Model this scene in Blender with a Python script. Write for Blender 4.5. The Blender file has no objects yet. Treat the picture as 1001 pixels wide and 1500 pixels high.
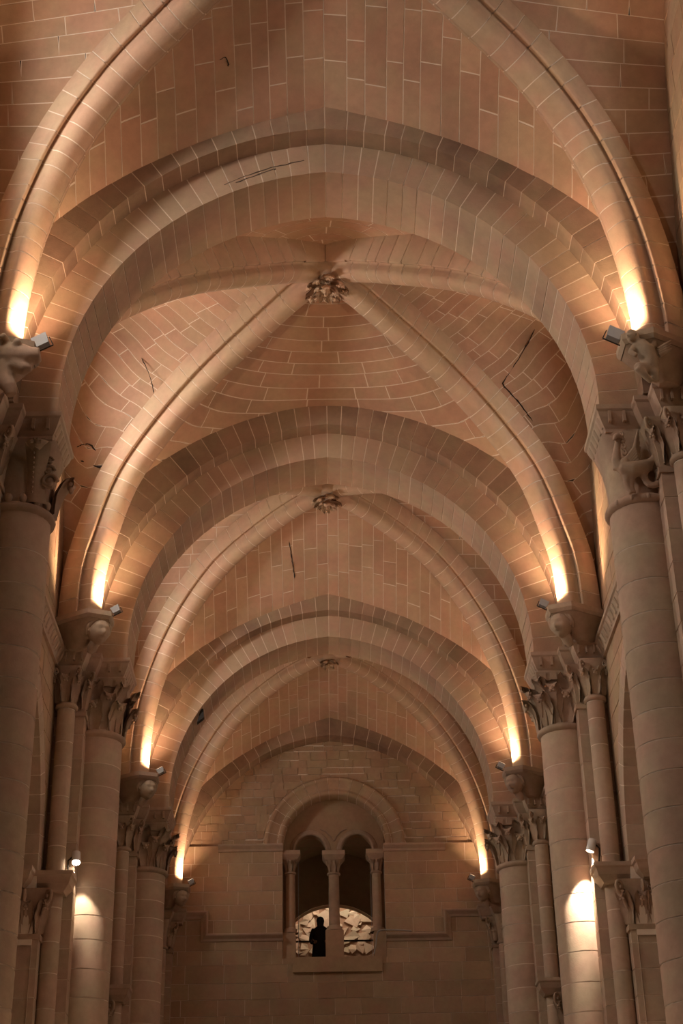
import bpy, bmesh, math, random
from mathutils import Vector, Matrix
from math import sin, cos, pi, sqrt, atan2, acos, hypot

rnd = random.Random(7)
sc = bpy.context.scene
COL = sc.collection

# ------------------------------------------------------------------ camera, world, exposure
PITCH, YAW, ROLL, FPX = 0.505643, 0.013369, -0.019915, 2335.46
cam_data = bpy.data.cameras.new('camera')
cam_data.sensor_fit = 'VERTICAL'
cam_data.sensor_height = 36.0
cam_data.lens = FPX * 36.0 / 1500.0
cam_data.clip_end = 300
cam = bpy.data.objects.new('camera', cam_data)
COL.objects.link(cam)
fwd = Vector((sin(YAW) * cos(PITCH), cos(YAW) * cos(PITCH), sin(PITCH)))
rt0 = Vector((cos(YAW), -sin(YAW), 0))
up0 = rt0.cross(fwd)
rt = rt0 * cos(ROLL) + up0 * sin(ROLL)
upv = -rt0 * sin(ROLL) + up0 * cos(ROLL)
cam.matrix_world = Matrix(((rt.x, upv.x, -fwd.x, -0.106), (rt.y, upv.y, -fwd.y, 0.0),
                           (rt.z, upv.z, -fwd.z, 1.6), (0, 0, 0, 1)))
sc.camera = cam

world = bpy.data.worlds.new('world')
sc.world = world
world.use_nodes = True
bg = world.node_tree.nodes['Background']
bg.inputs[0].default_value = (1.0, 0.64, 0.42, 1)
bg.inputs[1].default_value = 0.05

sc.view_settings.view_transform = 'Standard'
sc.view_settings.look = 'None'
sc.view_settings.exposure = 0.0
sc.view_settings.gamma = 1.0
sc.view_settings.use_curve_mapping = False

UPLIGHT_W, UPLIGHT_COL = 430.0, (1.0, 0.645, 0.395)
WINDOW_W, WINDOW_COL = {-1: 370.0, 1: 80.0}, (1.0, 0.90, 0.80)
NAVE_FILL_W = 2000.0  # added unseen lamps that brighten the vault by way of the floor
SPOT_W, SPOT_COL = {1: 900.0, -1: 200.0}, (1.0, 0.84, 0.66)


# ------------------------------------------------------------------ materials
def nodes_of(name):
    m = bpy.data.materials.new(name)
    m.use_nodes = True
    nt = m.node_tree
    return m, nt, nt.nodes, nt.links, nt.nodes['Principled BSDF']


def stone_mat(name, base, alt, stain, grain=0.22, vary=0.16, stain_amt=0.45):
    m, nt, N, L, P = nodes_of(name)
    P.inputs['Roughness'].default_value = 0.92
    if 'Specular IOR Level' in P.inputs:
        P.inputs['Specular IOR Level'].default_value = 0.15
    g = N.new('ShaderNodeNewGeometry')
    oi = N.new('ShaderNodeObjectInfo')
    n1 = N.new('ShaderNodeTexNoise'); n1.inputs['Scale'].default_value = 0.9; n1.inputs['Detail'].default_value = 5
    n2 = N.new('ShaderNodeTexNoise'); n2.inputs['Scale'].default_value = 7.0; n2.inputs['Detail'].default_value = 7
    n2.inputs['Roughness'].default_value = 0.65
    n3 = N.new('ShaderNodeTexNoise'); n3.inputs['Scale'].default_value = 45.0; n3.inputs['Detail'].default_value = 4
    for n in (n1, n2, n3):
        L.new(g.outputs['Position'], n.inputs['Vector'])
    mx = N.new('ShaderNodeMix'); mx.data_type = 'RGBA'
    mx.inputs['A'].default_value = (*base, 1); mx.inputs['B'].default_value = (*alt, 1)
    L.new(oi.outputs['Random'], mx.inputs['Factor'])
    r1 = N.new('ShaderNodeValToRGB')
    r1.color_ramp.elements[0].position = 0.48; r1.color_ramp.elements[0].color = (0, 0, 0, 1)
    r1.color_ramp.elements[1].position = 0.72; r1.color_ramp.elements[1].color = (stain_amt,) * 3 + (1,)
    L.new(n1.outputs['Fac'], r1.inputs['Fac'])
    mx2 = N.new('ShaderNodeMix'); mx2.data_type = 'RGBA'
    mx2.inputs['B'].default_value = (*stain, 1)
    L.new(r1.outputs['Color'], mx2.inputs['Factor']); L.new(mx.outputs['Result'], mx2.inputs['A'])
    # value variation: per stone + grain
    a = N.new('ShaderNodeMath'); a.operation = 'MULTIPLY_ADD'
    a.inputs[1].default_value = 7.31; a.inputs[2].default_value = 0.17
    L.new(oi.outputs['Random'], a.inputs[0])
    fr = N.new('ShaderNodeMath'); fr.operation = 'FRACT'; L.new(a.outputs[0], fr.inputs[0])
    b = N.new('ShaderNodeMath'); b.operation = 'MULTIPLY_ADD'; b.inputs[1].default_value = vary; b.inputs[2].default_value = 1 - vary * 0.5
    L.new(fr.outputs[0], b.inputs[0])
    c = N.new('ShaderNodeMath'); c.operation = 'MULTIPLY_ADD'; c.inputs[1].default_value = grain * 2; c.inputs[2].default_value = -grain
    L.new(n2.outputs['Fac'], c.inputs[0])
    d = N.new('ShaderNodeMath'); d.operation = 'ADD'; L.new(b.outputs[0], d.inputs[0]); L.new(c.outputs[0], d.inputs[1])
    n4 = N.new('ShaderNodeTexNoise'); n4.inputs['Scale'].default_value = 1.7; n4.inputs['Detail'].default_value = 3
    L.new(g.outputs['Position'], n4.inputs['Vector'])
    r4 = N.new('ShaderNodeMapRange'); r4.inputs['From Min'].default_value = .40; r4.inputs['From Max'].default_value = .62
    L.new(n4.outputs['Fac'], r4.inputs['Value'])
    mx4 = N.new('ShaderNodeMix'); mx4.data_type = 'RGBA'; mx4.blend_type = 'MULTIPLY'; mx4.inputs['Factor'].default_value = 1.0
    tint = N.new('ShaderNodeMix'); tint.data_type = 'RGBA'
    tint.inputs['A'].default_value = (1.04, 0.92, 0.87, 1); tint.inputs['B'].default_value = (1.0, 1.0, 0.90, 1)
    L.new(r4.outputs['Result'], tint.inputs['Factor'])
    L.new(mx2.outputs['Result'], mx4.inputs['A']); L.new(tint.outputs['Result'], mx4.inputs['B'])
    hs = N.new('ShaderNodeHueSaturation'); L.new(mx4.outputs['Result'], hs.inputs['Color']); L.new(d.outputs[0], hs.inputs['Value'])
    L.new(hs.outputs['Color'], P.inputs['Base Color'])
    s = N.new('ShaderNodeMath'); s.operation = 'ADD'
    s1 = N.new('ShaderNodeMath'); s1.operation = 'MULTIPLY'; s1.inputs[1].default_value = 0.5
    L.new(n2.outputs['Fac'], s1.inputs[0]); L.new(s1.outputs[0], s.inputs[0])
    s2 = N.new('ShaderNodeMath'); s2.operation = 'MULTIPLY'; s2.inputs[1].default_value = 0.45
    L.new(n3.outputs['Fac'], s2.inputs[0]); L.new(s2.outputs[0], s.inputs[1])
    bp = N.new('ShaderNodeBump'); bp.inputs['Strength'].default_value = 0.22; bp.inputs['Distance'].default_value = 0.02
    L.new(s.outputs[0], bp.inputs['Height']); L.new(bp.outputs['Normal'], P.inputs['Normal'])
    return m


def plain_mat(name, col, rough=0.6, metal=0.0, noise=0.0):
    m, nt, N, L, P = nodes_of(name)
    P.inputs['Roughness'].default_value = rough
    P.inputs['Metallic'].default_value = metal
    g = N.new('ShaderNodeNewGeometry')
    n = N.new('ShaderNodeTexNoise'); n.inputs['Scale'].default_value = 14; n.inputs['Detail'].default_value = 5
    L.new(g.outputs['Position'], n.inputs['Vector'])
    mx = N.new('ShaderNodeMix'); mx.data_type = 'RGBA'
    k = 1 - max(noise, 0.06)
    mx.inputs['A'].default_value = (col[0] * k, col[1] * k, col[2] * k, 1)
    mx.inputs['B'].default_value = (*col, 1)
    L.new(n.outputs['Fac'], mx.inputs['Factor']); L.new(mx.outputs['Result'], P.inputs['Base Color'])
    return m


def emit_mat(name, col, strength):
    m, nt, N, L, P = nodes_of(name)
    P.inputs['Base Color'].default_value = (0.8, 0.8, 0.8, 1)
    P.inputs['Emission Color'].default_value = (*col, 1)
    P.inputs['Emission Strength'].default_value = strength
    return m


def glass_mat(name):
    m, nt, N, L, P = nodes_of(name)
    out = N['Material Output']
    t = N.new('ShaderNodeBsdfTransparent'); t.inputs[0].default_value = (0.93, 0.95, 0.93, 1)
    gl = N.new('ShaderNodeBsdfGlossy'); gl.inputs['Roughness'].default_value = 0.03
    lw = N.new('ShaderNodeLayerWeight'); lw.inputs[0].default_value = 0.25
    mu = N.new('ShaderNodeMath'); mu.operation = 'MULTIPLY'; mu.inputs[1].default_value = 0.25
    L.new(lw.outputs['Fresnel'], mu.inputs[0])
    mx = N.new('ShaderNodeMixShader')
    L.new(mu.outputs[0], mx.inputs[0]); L.new(t.outputs[0], mx.inputs[1]); L.new(gl.outputs[0], mx.inputs[2])
    L.new(mx.outputs[0], out.inputs['Surface'])
    return m


M_WEB = stone_mat('vault_sandstone', (0.47, 0.325, 0.235), (0.44, 0.285, 0.20), (0.30, 0.20, 0.145))
M_ARCH = stone_mat('arch_sandstone', (0.45, 0.325, 0.24), (0.42, 0.30, 0.22), (0.27, 0.20, 0.155))
M_OUTER = stone_mat('sooty_arch_sandstone', (0.36, 0.26, 0.19), (0.31, 0.22, 0.16), (0.18, 0.13, 0.10), grain=.3, vary=.2, stain_amt=.8)
M_RIB = stone_mat('rib_sandstone', (0.455, 0.33, 0.245), (0.425, 0.305, 0.225), (0.36, 0.26, 0.19), vary=0.08)
M_PIER = stone_mat('pier_sandstone', (0.48, 0.375, 0.30), (0.44, 0.34, 0.265), (0.31, 0.24, 0.19), vary=0.10)
M_WALL = stone_mat('wall_sandstone', (0.45, 0.34, 0.24), (0.41, 0.295, 0.20), (0.28, 0.20, 0.14))
M_CARVE = stone_mat('carved_sandstone', (0.42, 0.325, 0.25), (0.40, 0.305, 0.235), (0.22, 0.165, 0.13), grain=0.3, stain_amt=0.7)
M_MORTAR = plain_mat('lime_mortar', (0.78, 0.65, 0.52), 0.95, 0, 0.12)
M_DARK = plain_mat('dark_crack', (0.035, 0.022, 0.016), 0.95, 0, 0.3)
M_SCAR = plain_mat('scraped_stone', (0.10, 0.065, 0.045), 0.95, 0, 0.3)
M_FLOOR = plain_mat('floor_slabs', (0.55, 0.43, 0.34), 0.8, 0, 0.25)
M_METAL = plain_mat('lamp_housing', (0.33, 0.325, 0.32), 0.45, 0.2, 0.1)
M_WHITE = plain_mat('white_housing', (0.75, 0.72, 0.68), 0.4, 0.0, 0.06)
M_BLACK = plain_mat('black_cloth', (0.012, 0.010, 0.010), 0.9, 0, 0.3)
M_HAIR = plain_mat('dark_hair', (0.010, 0.008, 0.007), 0.7, 0, 0.3)
M_SKIN = plain_mat('skin', (0.40, 0.24, 0.17), 0.6, 0, 0.08)
M_IRON = plain_mat('dark_iron', (0.02, 0.018, 0.016), 0.55, 0.4, 0.2)
M_CABLE = plain_mat('grey_conduit', (0.36, 0.34, 0.31), 0.5, 0, 0.08)
M_PLASTER = stone_mat('plastered_vault', (0.50, 0.42, 0.32), (0.48, 0.40, 0.30), (0.36, 0.29, 0.21))
M_FRAGWALL = plain_mat('beige_backing', (0.40, 0.235, 0.15), 0.9, 0, 0.12)
M_FRAG = stone_mat('pale_fragments', (0.72, 0.62, 0.50), (0.66, 0.50, 0.38), (0.55, 0.42, 0.30), vary=0.25)
M_GLASS = glass_mat('clear_glass')
M_DAY = emit_mat('daylight_pane', (0.9, 0.94, 1.0), 1.2)
M_LENS = emit_mat('warm_lens', (1.0, 0.75, 0.48), 6.0)
M_LENSW = emit_mat('bright_lens', (1.0, 0.9, 0.76), 60.0)


# ------------------------------------------------------------------ builders
class Geo:
    """collects verts / faces of one mesh"""
    def __init__(self):
        self.v, self.f, self.sm = [], [], []

    def add(self, vs, fs, smooth=False):
        o = len(self.v)
        self.v += [tuple(p) for p in vs]
        self.f += [tuple(i + o for i in f) for f in fs]
        self.sm += [smooth] * len(fs)
        return self

    def grid(self, rows, smooth=True, close=False, flip=False):
        nr, nc = len(rows), len(rows[0])
        vs = [p for r in rows for p in r]
        fs = []
        for i in range(nr - 1):
            for j in range(nc if close else nc - 1):
                k = (j + 1) % nc
                q = (i * nc + j, i * nc + k, (i + 1) * nc + k, (i + 1) * nc + j)
                fs.append(q[::-1] if flip else q)
        return self.add(vs, fs, smooth)

    def box(self, lo, hi, jit=0.0):
        x0, y0, z0 = lo; x1, y1, z1 = hi
        vs = [(x0, y0, z0), (x1, y0, z0), (x1, y1, z0), (x0, y1, z0), (x0, y0, z1), (x1, y0, z1), (x1, y1, z1), (x0, y1, z1)]
        if jit:
            vs = [tuple(c + rnd.uniform(-jit, jit) for c in p) for p in vs]
        return self.add(vs, BOXF)

    def hexa(self, vs):
        return self.add(vs, BOXF)

    def tube(self, pts, rad, n=8, caps=True):
        pts = [Vector(p) for p in pts]
        if not isinstance(rad, (list, tuple)):
            rad = [rad] * len(pts)
        rows = []
        ref = None
        for i, p in enumerate(pts):
            t = (pts[min(i + 1, len(pts) - 1)] - pts[max(i - 1, 0)])
            t = t.normalized() if t.length > 1e-9 else Vector((0, 0, 1))
            if ref is None:
                ref = Vector((1, 0, 0)) if abs(t.x) < 0.8 else Vector((0, 1, 0))
            a = (ref - t * ref.dot(t))
            a = a.normalized() if a.length > 1e-6 else t.orthogonal().normalized()
            ref = a
            b = t.cross(a)
            rows.append([p + (a * cos(2 * pi * k / n) + b * sin(2 * pi * k / n)) * rad[i] for k in range(n)])
        self.grid(rows, True, True)
        if caps:
            self.add(rows[0], [tuple(range(n))[::-1]])
            self.add(rows[-1], [tuple(range(n))])
        return self

    def ball(self, c, r, n=10, m=7, mat=None):
        if not isinstance(r, (list, tuple)):
            r = (r, r, r)
        rows = []
        for i in range(m + 1):
            th = pi * i / m
            row = []
            for k in range(n):
                ph = 2 * pi * k / n
                p = Vector((r[0] * sin(th) * cos(ph), r[1] * sin(th) * sin(ph), r[2] * cos(th)))
                if mat:
                    p = mat @ p
                row.append(Vector(c) + p)
            rows.append(row)
        return self.grid(rows, True, True)

    def lathe(self, c, prof, n=20):
        rows = [[(c[0] + r * cos(2 * pi * k / n), c[1] + r * sin(2 * pi * k / n), z) for k in range(n)] for r, z in prof]
        return self.grid(rows, True, True)

    def mesh(self, name, mat, off=(0, 0, 0)):
        me = bpy.data.meshes.new(name)
        ox, oy, oz = off
        me.from_pydata([(x - ox, y - oy, z - oz) for x, y, z in self.v], [], self.f)
        me.polygons.foreach_set('use_smooth', self.sm)
        me.materials.append(mat)
        return me


BOXF = [(3, 2, 1, 0), (4, 5, 6, 7), (0, 1, 5, 4), (1, 2, 6, 5), (2, 3, 7, 6), (3, 0, 4, 7)]


def link(name, data, parent=None, loc=None):
    o = bpy.data.objects.new(name, data)
    COL.objects.link(o)
    if parent is not None:
        o.parent = parent
    if loc is not None:
        o.location = loc
    return o


class Thing:
    def __init__(self, name, label, cat, loc=(0, 0, 0), group=None, kind=None):
        self.loc = tuple(loc)
        self.root = bpy.data.objects.new(name, None)
        self.root.empty_display_size = 0.1
        COL.objects.link(self.root)
        self.root.location = loc
        if kind:
            self.root['kind'] = kind
        if label:
            self.root['label'] = label
        if cat:
            self.root['category'] = cat
        if group:
            self.root['group'] = group

    def part(self, name, geo, mat, parent=None, label=None):
        o = link(name, geo.mesh(name, mat, self.loc), parent or self.root)
        if label:
            o['label'] = label
        return o

    def put(self, name, mesh, loc, parent=None, rot=None, scale=None):
        o = link(name, mesh, parent or self.root, (loc[0] - self.loc[0], loc[1] - self.loc[1], loc[2] - self.loc[2]))
        if rot is not None:
            o.rotation_euler = rot
        if scale is not None:
            o.scale = scale
        return o


def structure(name, geo, mat, loc=(0, 0, 0)):
    o = link(name, geo.mesh(name, mat, loc), None, loc)
    o['kind'] = 'structure'
    t = Thing.__new__(Thing)
    t.loc = tuple(loc); t.root = o
    return t


def single(name, geo, mat, label, cat, loc=(0, 0, 0), group=None):
    o = link(name, geo.mesh(name, mat, loc), None, loc)
    o['label'] = label; o['category'] = cat
    if group:
        o['group'] = group
    return o


def remesh(o, vox, smooth=2):
    m = o.modifiers.new('fuse', 'REMESH'); m.mode = 'VOXEL'; m.voxel_size = vox; m.use_smooth_shade = True
    if smooth:
        s = o.modifiers.new('soften', 'SMOOTH'); s.iterations = smooth; s.factor = 0.5


def lerp(a, b, t):
    return a + (b - a) * t


def interp(xs, ys, x):
    if x <= xs[0]:
        return ys[0]
    for i in range(len(xs) - 1):
        if x <= xs[i + 1]:
            return lerp(ys[i], ys[i + 1], (x - xs[i]) / max(1e-9, xs[i + 1] - xs[i]))
    return ys[-1]


def catmull(pts, per=8):
    out = []
    P = [pts[0]] + list(pts) + [pts[-1]]
    for i in range(1, len(P) - 2):
        for k in range(per):
            t = k / per
            q = []
            for d in range(len(pts[0])):
                a, b, c, e = P[i - 1][d], P[i][d], P[i + 1][d], P[i + 2][d]
                q.append(0.5 * ((2 * b) + (-a + c) * t + (2 * a - 5 * b + 4 * c - e) * t * t + (-a + 3 * b - 3 * c + e) * t ** 3))
            out.append(tuple(q))
    out.append(tuple(pts[-1]))
    return out


def resample(pts, n):
    d = [0]
    for a, b in zip(pts, pts[1:]):
        d.append(d[-1] + hypot(*[q - p for p, q in zip(a, b)]))
    return [tuple(interp(d, [p[k] for p in pts], d[-1] * i / n) for k in range(len(pts[0]))) for i in range(n + 1)], d[-1]


def sweep(path, prof, e1, e2, n, closed=False, geo=None, smooth=False):
    """mitred sweep: path = 2-D points in plane (e1,e2) given as 3-D base + coords; prof = (in-plane left offset, along n)"""
    g = geo or Geo()
    N = len(path)
    rows = []
    for i, (a, b) in enumerate(path):
        def dirn(p, q):
            d = Vector((q[0] - p[0], q[1] - p[1])); d.normalize(); return d
        if closed:
            d0 = dirn(path[i - 1], path[i]); d1 = dirn(path[i], path[(i + 1) % N])
        else:
            d0 = dirn(path[i - 1], path[i]) if i > 0 else dirn(path[0], path[1])
            d1 = dirn(path[i], path[i + 1]) if i < N - 1 else d0
        n0 = Vector((-d0.y, d0.x)); n1 = Vector((-d1.y, d1.x))
        m = n0 + n1
        m = m / max(0.2, m.dot(n0)) if m.length > 1e-6 else n0
        row = []
        for o, h in prof:
            row.append(e1 * (a + m.x * o) + e2 * (b + m.y * o) + n * h)
        rows.append(row)
    if closed:
        rows.append(rows[0])
    g.grid(rows, smooth)
    return g


X, Y, Z = Vector((1, 0, 0)), Vector((0, 1, 0)), Vector((0, 0, 1))

# ------------------------------------------------------------------ measured layout
YC = [19.10, 27.47, 35.95, 44.92]          # centres of the transverse arches
KC = [14.87, 23.285, 31.71, 40.42]         # bay centres (keystones)
KC_BACK = 6.47                             # next window bay towards the crossing
WALLX = 4.95
GAP = 0.017
ARC_A, ARC_Z = -0.32, 13.70                # transverse arch centre (per half) and level
RIBZ = [
    [(0, 13.95), (.03, 14.7), (.28, 15.9), (.82, 17.0), (1.6, 17.8), (2.5, 18.32), (3.6, 18.85), (4.6, 19.2), (5.04, 19.3)],
    [(0, 13.95), (.06, 14.8), (.26, 15.45), (.7, 16.45), (1.42, 17.22), (2.45, 18.0), (3.77, 18.72), (4.58, 19.11), (5.04, 19.22)],
    [(0, 13.95), (.03, 14.8), (.2, 15.75), (.58, 16.68), (1.1, 17.5), (1.8, 18.25), (2.5, 18.73), (3.6, 19.2), (4.5, 19.45), (5.04, 19.5)],
    [(0, 13.95), (.03, 14.8), (.2, 15.75), (.58, 16.68), (1.1, 17.45), (1.8, 18.15), (2.5, 18.6), (3.6, 19.05), (4.5, 19.25), (5.04, 19.3)],
]


WALL_T = [0, .2, .4, .55, .7, .85, .95, 1.0]
WALL_U = [1, .93, .82, .75, .68, .55, .30, 0]


_wc = catmull(list(zip(WALL_T, WALL_U)), 8)
WALL_T = [max(0, min(1, p[0])) for p in _wc]
WALL_U = [max(0, min(1, p[1])) for p in _wc]


class Bay:
    def __init__(self, k):
        self.k = k; self.kc = KC[k]
        self.fy = YC[k] - 1.42 - KC[k]           # rib foot offset in y
        self.de = YC[k] - 0.87 - KC[k] + 0.04    # web ends at the arch
        self.L = hypot(4.2, self.fy)
        sc_ = self.L / 5.04
        self.low = catmull([(s * sc_, z) for s, z in RIBZ[k]], 6)
        ex = []
        for i, (s, z) in enumerate(self.low):
            a = self.low[max(i - 1, 0)]; b = self.low[min(i + 1, len(self.low) - 1)]
            t = Vector((b[0] - a[0], b[1] - a[1])).normalized()
            ex.append((s - t.y * 0.54, z + t.x * 0.54))
        ex = sorted(ex)
        ex = [p for p in ex if p[0] > -0.25]
        ctl = [(-1.5, 13.2), (-1.05, 13.9), (-.75, 14.6), (-.48, ex[0][1] - .62)] + ex[::3]
        if ctl[-1] != ex[-1]:
            ctl.append(ex[-1])
        fine = catmull(ctl, 6)
        self.ex_s = [p[0] for p in fine]
        self.ex_z = [p[1] for p in fine]
        self.crown = self.low[-1][1] + 0.68
        self.arch_top = 18.72 if k < 3 else 19.06
        self.wall_top = self.crown + 0.25
        self.xe = 4.2 * self.de / self.fy

    def zr(self, a):
        """web height over the diagonal, a = fraction from key to the end of the compartment"""
        s = self.L - a * self.L * self.de / self.fy
        return interp(self.ex_s, self.ex_z, s)

    def web(self, axis, sgn, a, u):
        """axis 0: compartment towards a transverse arch, 1: towards a side wall"""
        au = min(1.0, abs(u)); a = max(1e-4, a)
        zr = self.zr(a)
        if axis == 0:
            zc = self.crown - (self.crown - self.arch_top) * a ** 1.25
            ag = (sqrt(au * au + .05) - .2236) / .8011 if self.k == 1 else au
            g = sqrt(max(0, 1 - ((ag + .6) / 1.6) ** 2)) / 0.927
            return Vector((u * self.xe * a, self.kc + sgn * a * self.de, zr + (zc - zr) * g))
        zc = self.crown + (self.wall_top - self.crown) * a
        g0 = sqrt(max(0, 1 - ((au + .6) / 1.6) ** 2)) / 0.927
        g1 = interp(WALL_U[::-1], WALL_T[::-1], au)
        g = lerp(g0, g1, a)
        return Vector((sgn * a * self.xe, self.kc + u * self.de * a, zr + (zc - zr) * g))

    def ruled(self, sgn, h, f):
        """side compartment with level courses: h in [-1,1] (0 = ridge), f from the rib to the wall"""
        hh = 1 - abs(h)
        q = 1 if h > 0 else -1
        zb = 13.9
        z = zb + (self.crown - zb) * hh
        if not hasattr(self, 'inv'):
            tab = sorted((self.zr(i / 200), i / 200) for i in range(1, 201))
            self.inv = ([t[0] for t in tab], [t[1] for t in tab])
        a = interp(self.inv[0], self.inv[1], min(z, self.inv[0][-1]))
        if hh > .97:
            a *= (1 - hh) / .03
        rib = Vector((sgn * self.xe * a, self.kc + q * self.de * a, z))
        u = interp(WALL_T, WALL_U, hh)
        wall = Vector((sgn * (self.xe + .05), self.kc + q * self.de * u, z))
        p = rib.lerp(wall, f)
        bow = .10 * sin(pi * f) * min(1, (wall - rib).length / 2)
        p.y += q * bow * .6
        p.z += bow * .5
        return p


BAYS = [Bay(k) for k in range(4)]


def surf_piece(F, us, vs, depth=0.05, lift=0.0, clipv=None):
    """a stone on a parametric surface F(u,v) ; clipv(u)->min v ; returns Geo or None"""
    rows = []
    for u in us:
        v0, v1 = vs
        if clipv:
            v0 = max(v0, clipv(u))
        if v1 - v0 < 0.02:
            v0 = v1 - 0.001
        rows.append([F(u, lerp(v0, v1, t)) for t in (0, .5, 1)])
    return rows


def stone_from_rows(rows, inward, depth=0.05, lift=0.0):
    """rows: grid of points; inward: function(point)->unit vector into the masonry"""
    g = Geo()
    top = [[p - inward * lift for p in r] for r in rows]
    g.grid(top, True)
    border = top[0] + [r[-1] for r in top[1:]] + top[-1][-2::-1] + [r[0] for r in top[-2:0:-1]]
    n = len(border)
    back = [p + inward * depth for p in border]
    g.add(border + back, [(i, (i + 1) % n, n + (i + 1) % n, n + i) for i in range(n)])
    return g


# ------------------------------------------------------------------ floor and outer shell
structure('floor', Geo().box((-9.5, -6, -0.3), (9.5, 44.6, 0.0)), M_FLOOR)


# ------------------------------------------------------------------ vault webs
def build_web(k, axis, sgn, pieces=True):
    B = BAYS[k]
    g = Geo()
    ctr = Vector((0, B.kc, 13.5))
    rec = 0.0030
    level = axis == 1 and k != 1
    g.add([(0, B.kc, 23.0), (0.01, B.kc, 23.0), (0, B.kc + .01, 23.0)], [(0, 1, 2)]) if False else None
    stones = []
    loose = Geo()
    xe, de = (B.xe, B.de) if axis == 0 else (B.de, B.xe)   # lateral half width, length
    local = random.Random(100 + k * 10 + axis * 3 + sgn)

    def emit(rows, full):
        g.grid([[p + (p - ctr).normalized() * rec for p in r] for r in full], True)
        c = rows[len(rows) // 2][1]
        area = (rows[0][0] - rows[-1][-1]).length
        w1 = (rows[0][1] - rows[-1][1]).length
        w2 = max((r[0] - r[-1]).length for r in rows)
        if area < 0.10 or w2 < 0.05 or w1 < 0.04:
            return
        stones.append(stone_from_rows(rows, (c - ctr).normalized(), 0.03, local.uniform(0.0, 0.003)))

    ring = (k == 1)
    if level:
        for q in (-1, 1):
            h = 0.0
            while h < 1:
                p0 = B.ruled(sgn, q * max(h, 1e-4), .6); h1 = h; acc = 0
                want = .34 * local.uniform(.85, 1.15)
                while acc < want and h1 < 1:
                    h1 += .004
                    p1 = B.ruled(sgn, q * min(h1, 1), .6); acc += (p1 - p0).length; p0 = p1
                h1 = min(h1, 1)
                gh = GAP / 2 * (h1 - h) / max(acc, .01)
                hm = (h + h1) / 2
                Lc = (B.ruled(sgn, q * hm, 0) - B.ruled(sgn, q * hm, 1)).length
                D = 0.0
                off = local.uniform(.35, 1)
                Lmax = max((B.ruled(sgn, q * hh_, 0) - B.ruled(sgn, q * hh_, 1)).length for hh_ in (max(h, 1e-4), h1))
                while D < Lmax - 1e-4:
                    D1 = min(Lmax, D + local.uniform(.55, 1.15) * off); off = 1
                    if Lmax - D1 < .25:
                        D1 = Lmax
                    jit = [local.uniform(-.03, .03) for _ in range(2)]

                    def cell(a_, b_):
                        rws = []
                        for t in (0, .5, 1):
                            hq = q * lerp(h + a_, h1 - a_, t)
                            Lh = (B.ruled(sgn, hq, 0) - B.ruled(sgn, hq, 1)).length
                            da = min(D + b_ + (jit[0] * (t - .5) if D > 0 else 0), Lh)
                            db = min(D1 - b_ + (jit[1] * (t - .5) if D1 < Lmax else 0), Lh)
                            rws.append([B.ruled(sgn, hq, 1 - lerp(da, db, v) / max(Lh, 1e-3)) for v in (0, .25, .5, .75, 1)])
                        return rws
                    emit(cell(gh, GAP / 2), cell(0, 0))
                    D = D1
                h = h1
    elif ring:
        rho = 0.10
        c = 0.75 if axis == 0 else 0.85
        rmax = 1.05 + c
        while rho < rmax:
            h = (0.27 if axis == 0 else .33) / de * (1.0 if axis == 0 else 0.9) * local.uniform(.85, 1.15)
            # stones along u
            mid = min(1, rho + h / 2)
            u = -1.0
            Lu = sum((B.web(axis, sgn, min(1, mid / (1 + c * (uu) ** 2)), uu) - B.web(axis, sgn, min(1, mid / (1 + c * (uu + .1) ** 2)), uu + .1)).length for uu in [-1 + .1 * i for i in range(20)])
            off = local.uniform(.3, 1.0)
            while u < 1:
                w = local.uniform(.5, 1.05) * 2 / max(Lu, .6) * off
                off = 1
                u1 = min(1, u + w)
                if 1 - u1 < 0.25 / max(Lu, .6):
                    u1 = 1
                gu = GAP / max(Lu, .6)
                gr = GAP / 2 / de
                def cell(gu, gr):
                    rws = []
                    for t in (0, .2, .4, .6, .8, 1):
                        uu = lerp(u + gu, u1 - gu, t)
                        a0 = (rho + gr) / (1 + c * uu * uu); a1 = (rho + h - gr) / (1 + c * uu * uu)
                        if a0 > 1.0:
                            a0 = a1 = 1.0
                        a1 = min(a1, 1.0)
                        rws.append([B.web(axis, sgn, lerp(a0, a1, q), uu) for q in (0, .25, .5, .75, 1)])
                    return rws
                emit(cell(gu, gr), cell(0, 0))
                u = u1
            rho += h
    else:
        # straight courses parallel with the ridge: strips of constant lateral position
        def prof(xl, a):
            return B.web(axis, sgn, a, xl / (xe * a))
        for side in (-1, 1):
            xl = 0.0
            first = True
            while xl < xe * 0.985:
                want = (0.30 if axis == 0 else 0.36) * local.uniform(.85, 1.15)
                # advance xl so that the arc at the compartment's end is 'want'
                x1 = xl; p0 = prof(xl, 1.0)
                acc = 0
                while acc < want and x1 < xe:
                    x1 += 0.01
                    p1 = prof(min(x1, xe), 1.0)
                    acc += (p1 - p0).length; p0 = p1
                x1 = min(x1, xe)
                gx = GAP / 2 * (x1 - xl) / max(acc, .01)
                a = max(0.03, xl / xe)
                aend = 1.0
                off = local.uniform(.3, 1)
                while a < aend - 1e-4:
                    w = local.uniform(.5, 1.1) / de * off
                    off = 1
                    a1 = min(aend, a + w)
                    if aend - a1 < 0.22 / de:
                        a1 = aend
                    def cell(gx, gy):
                      rws = []
                      for t in (0, .5, 1):
                        xx = lerp(xl + gx, x1 - gx, t)
                        lo = max(a + gy, xx / xe)
                        hi = max(a1 - gy, lo + 1e-4)
                        rws.append([prof(side * xx, lerp(lo, hi, q)) for q in (0, .17, .33, .5, .67, .83, 1)])
                      return rws
                    emit(cell(gx, GAP / 2 / de), cell(0, 0))
                    a = a1
                xl = x1
    st = structure('ceiling', g, M_MORTAR, (0, B.kc, 0))
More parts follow.
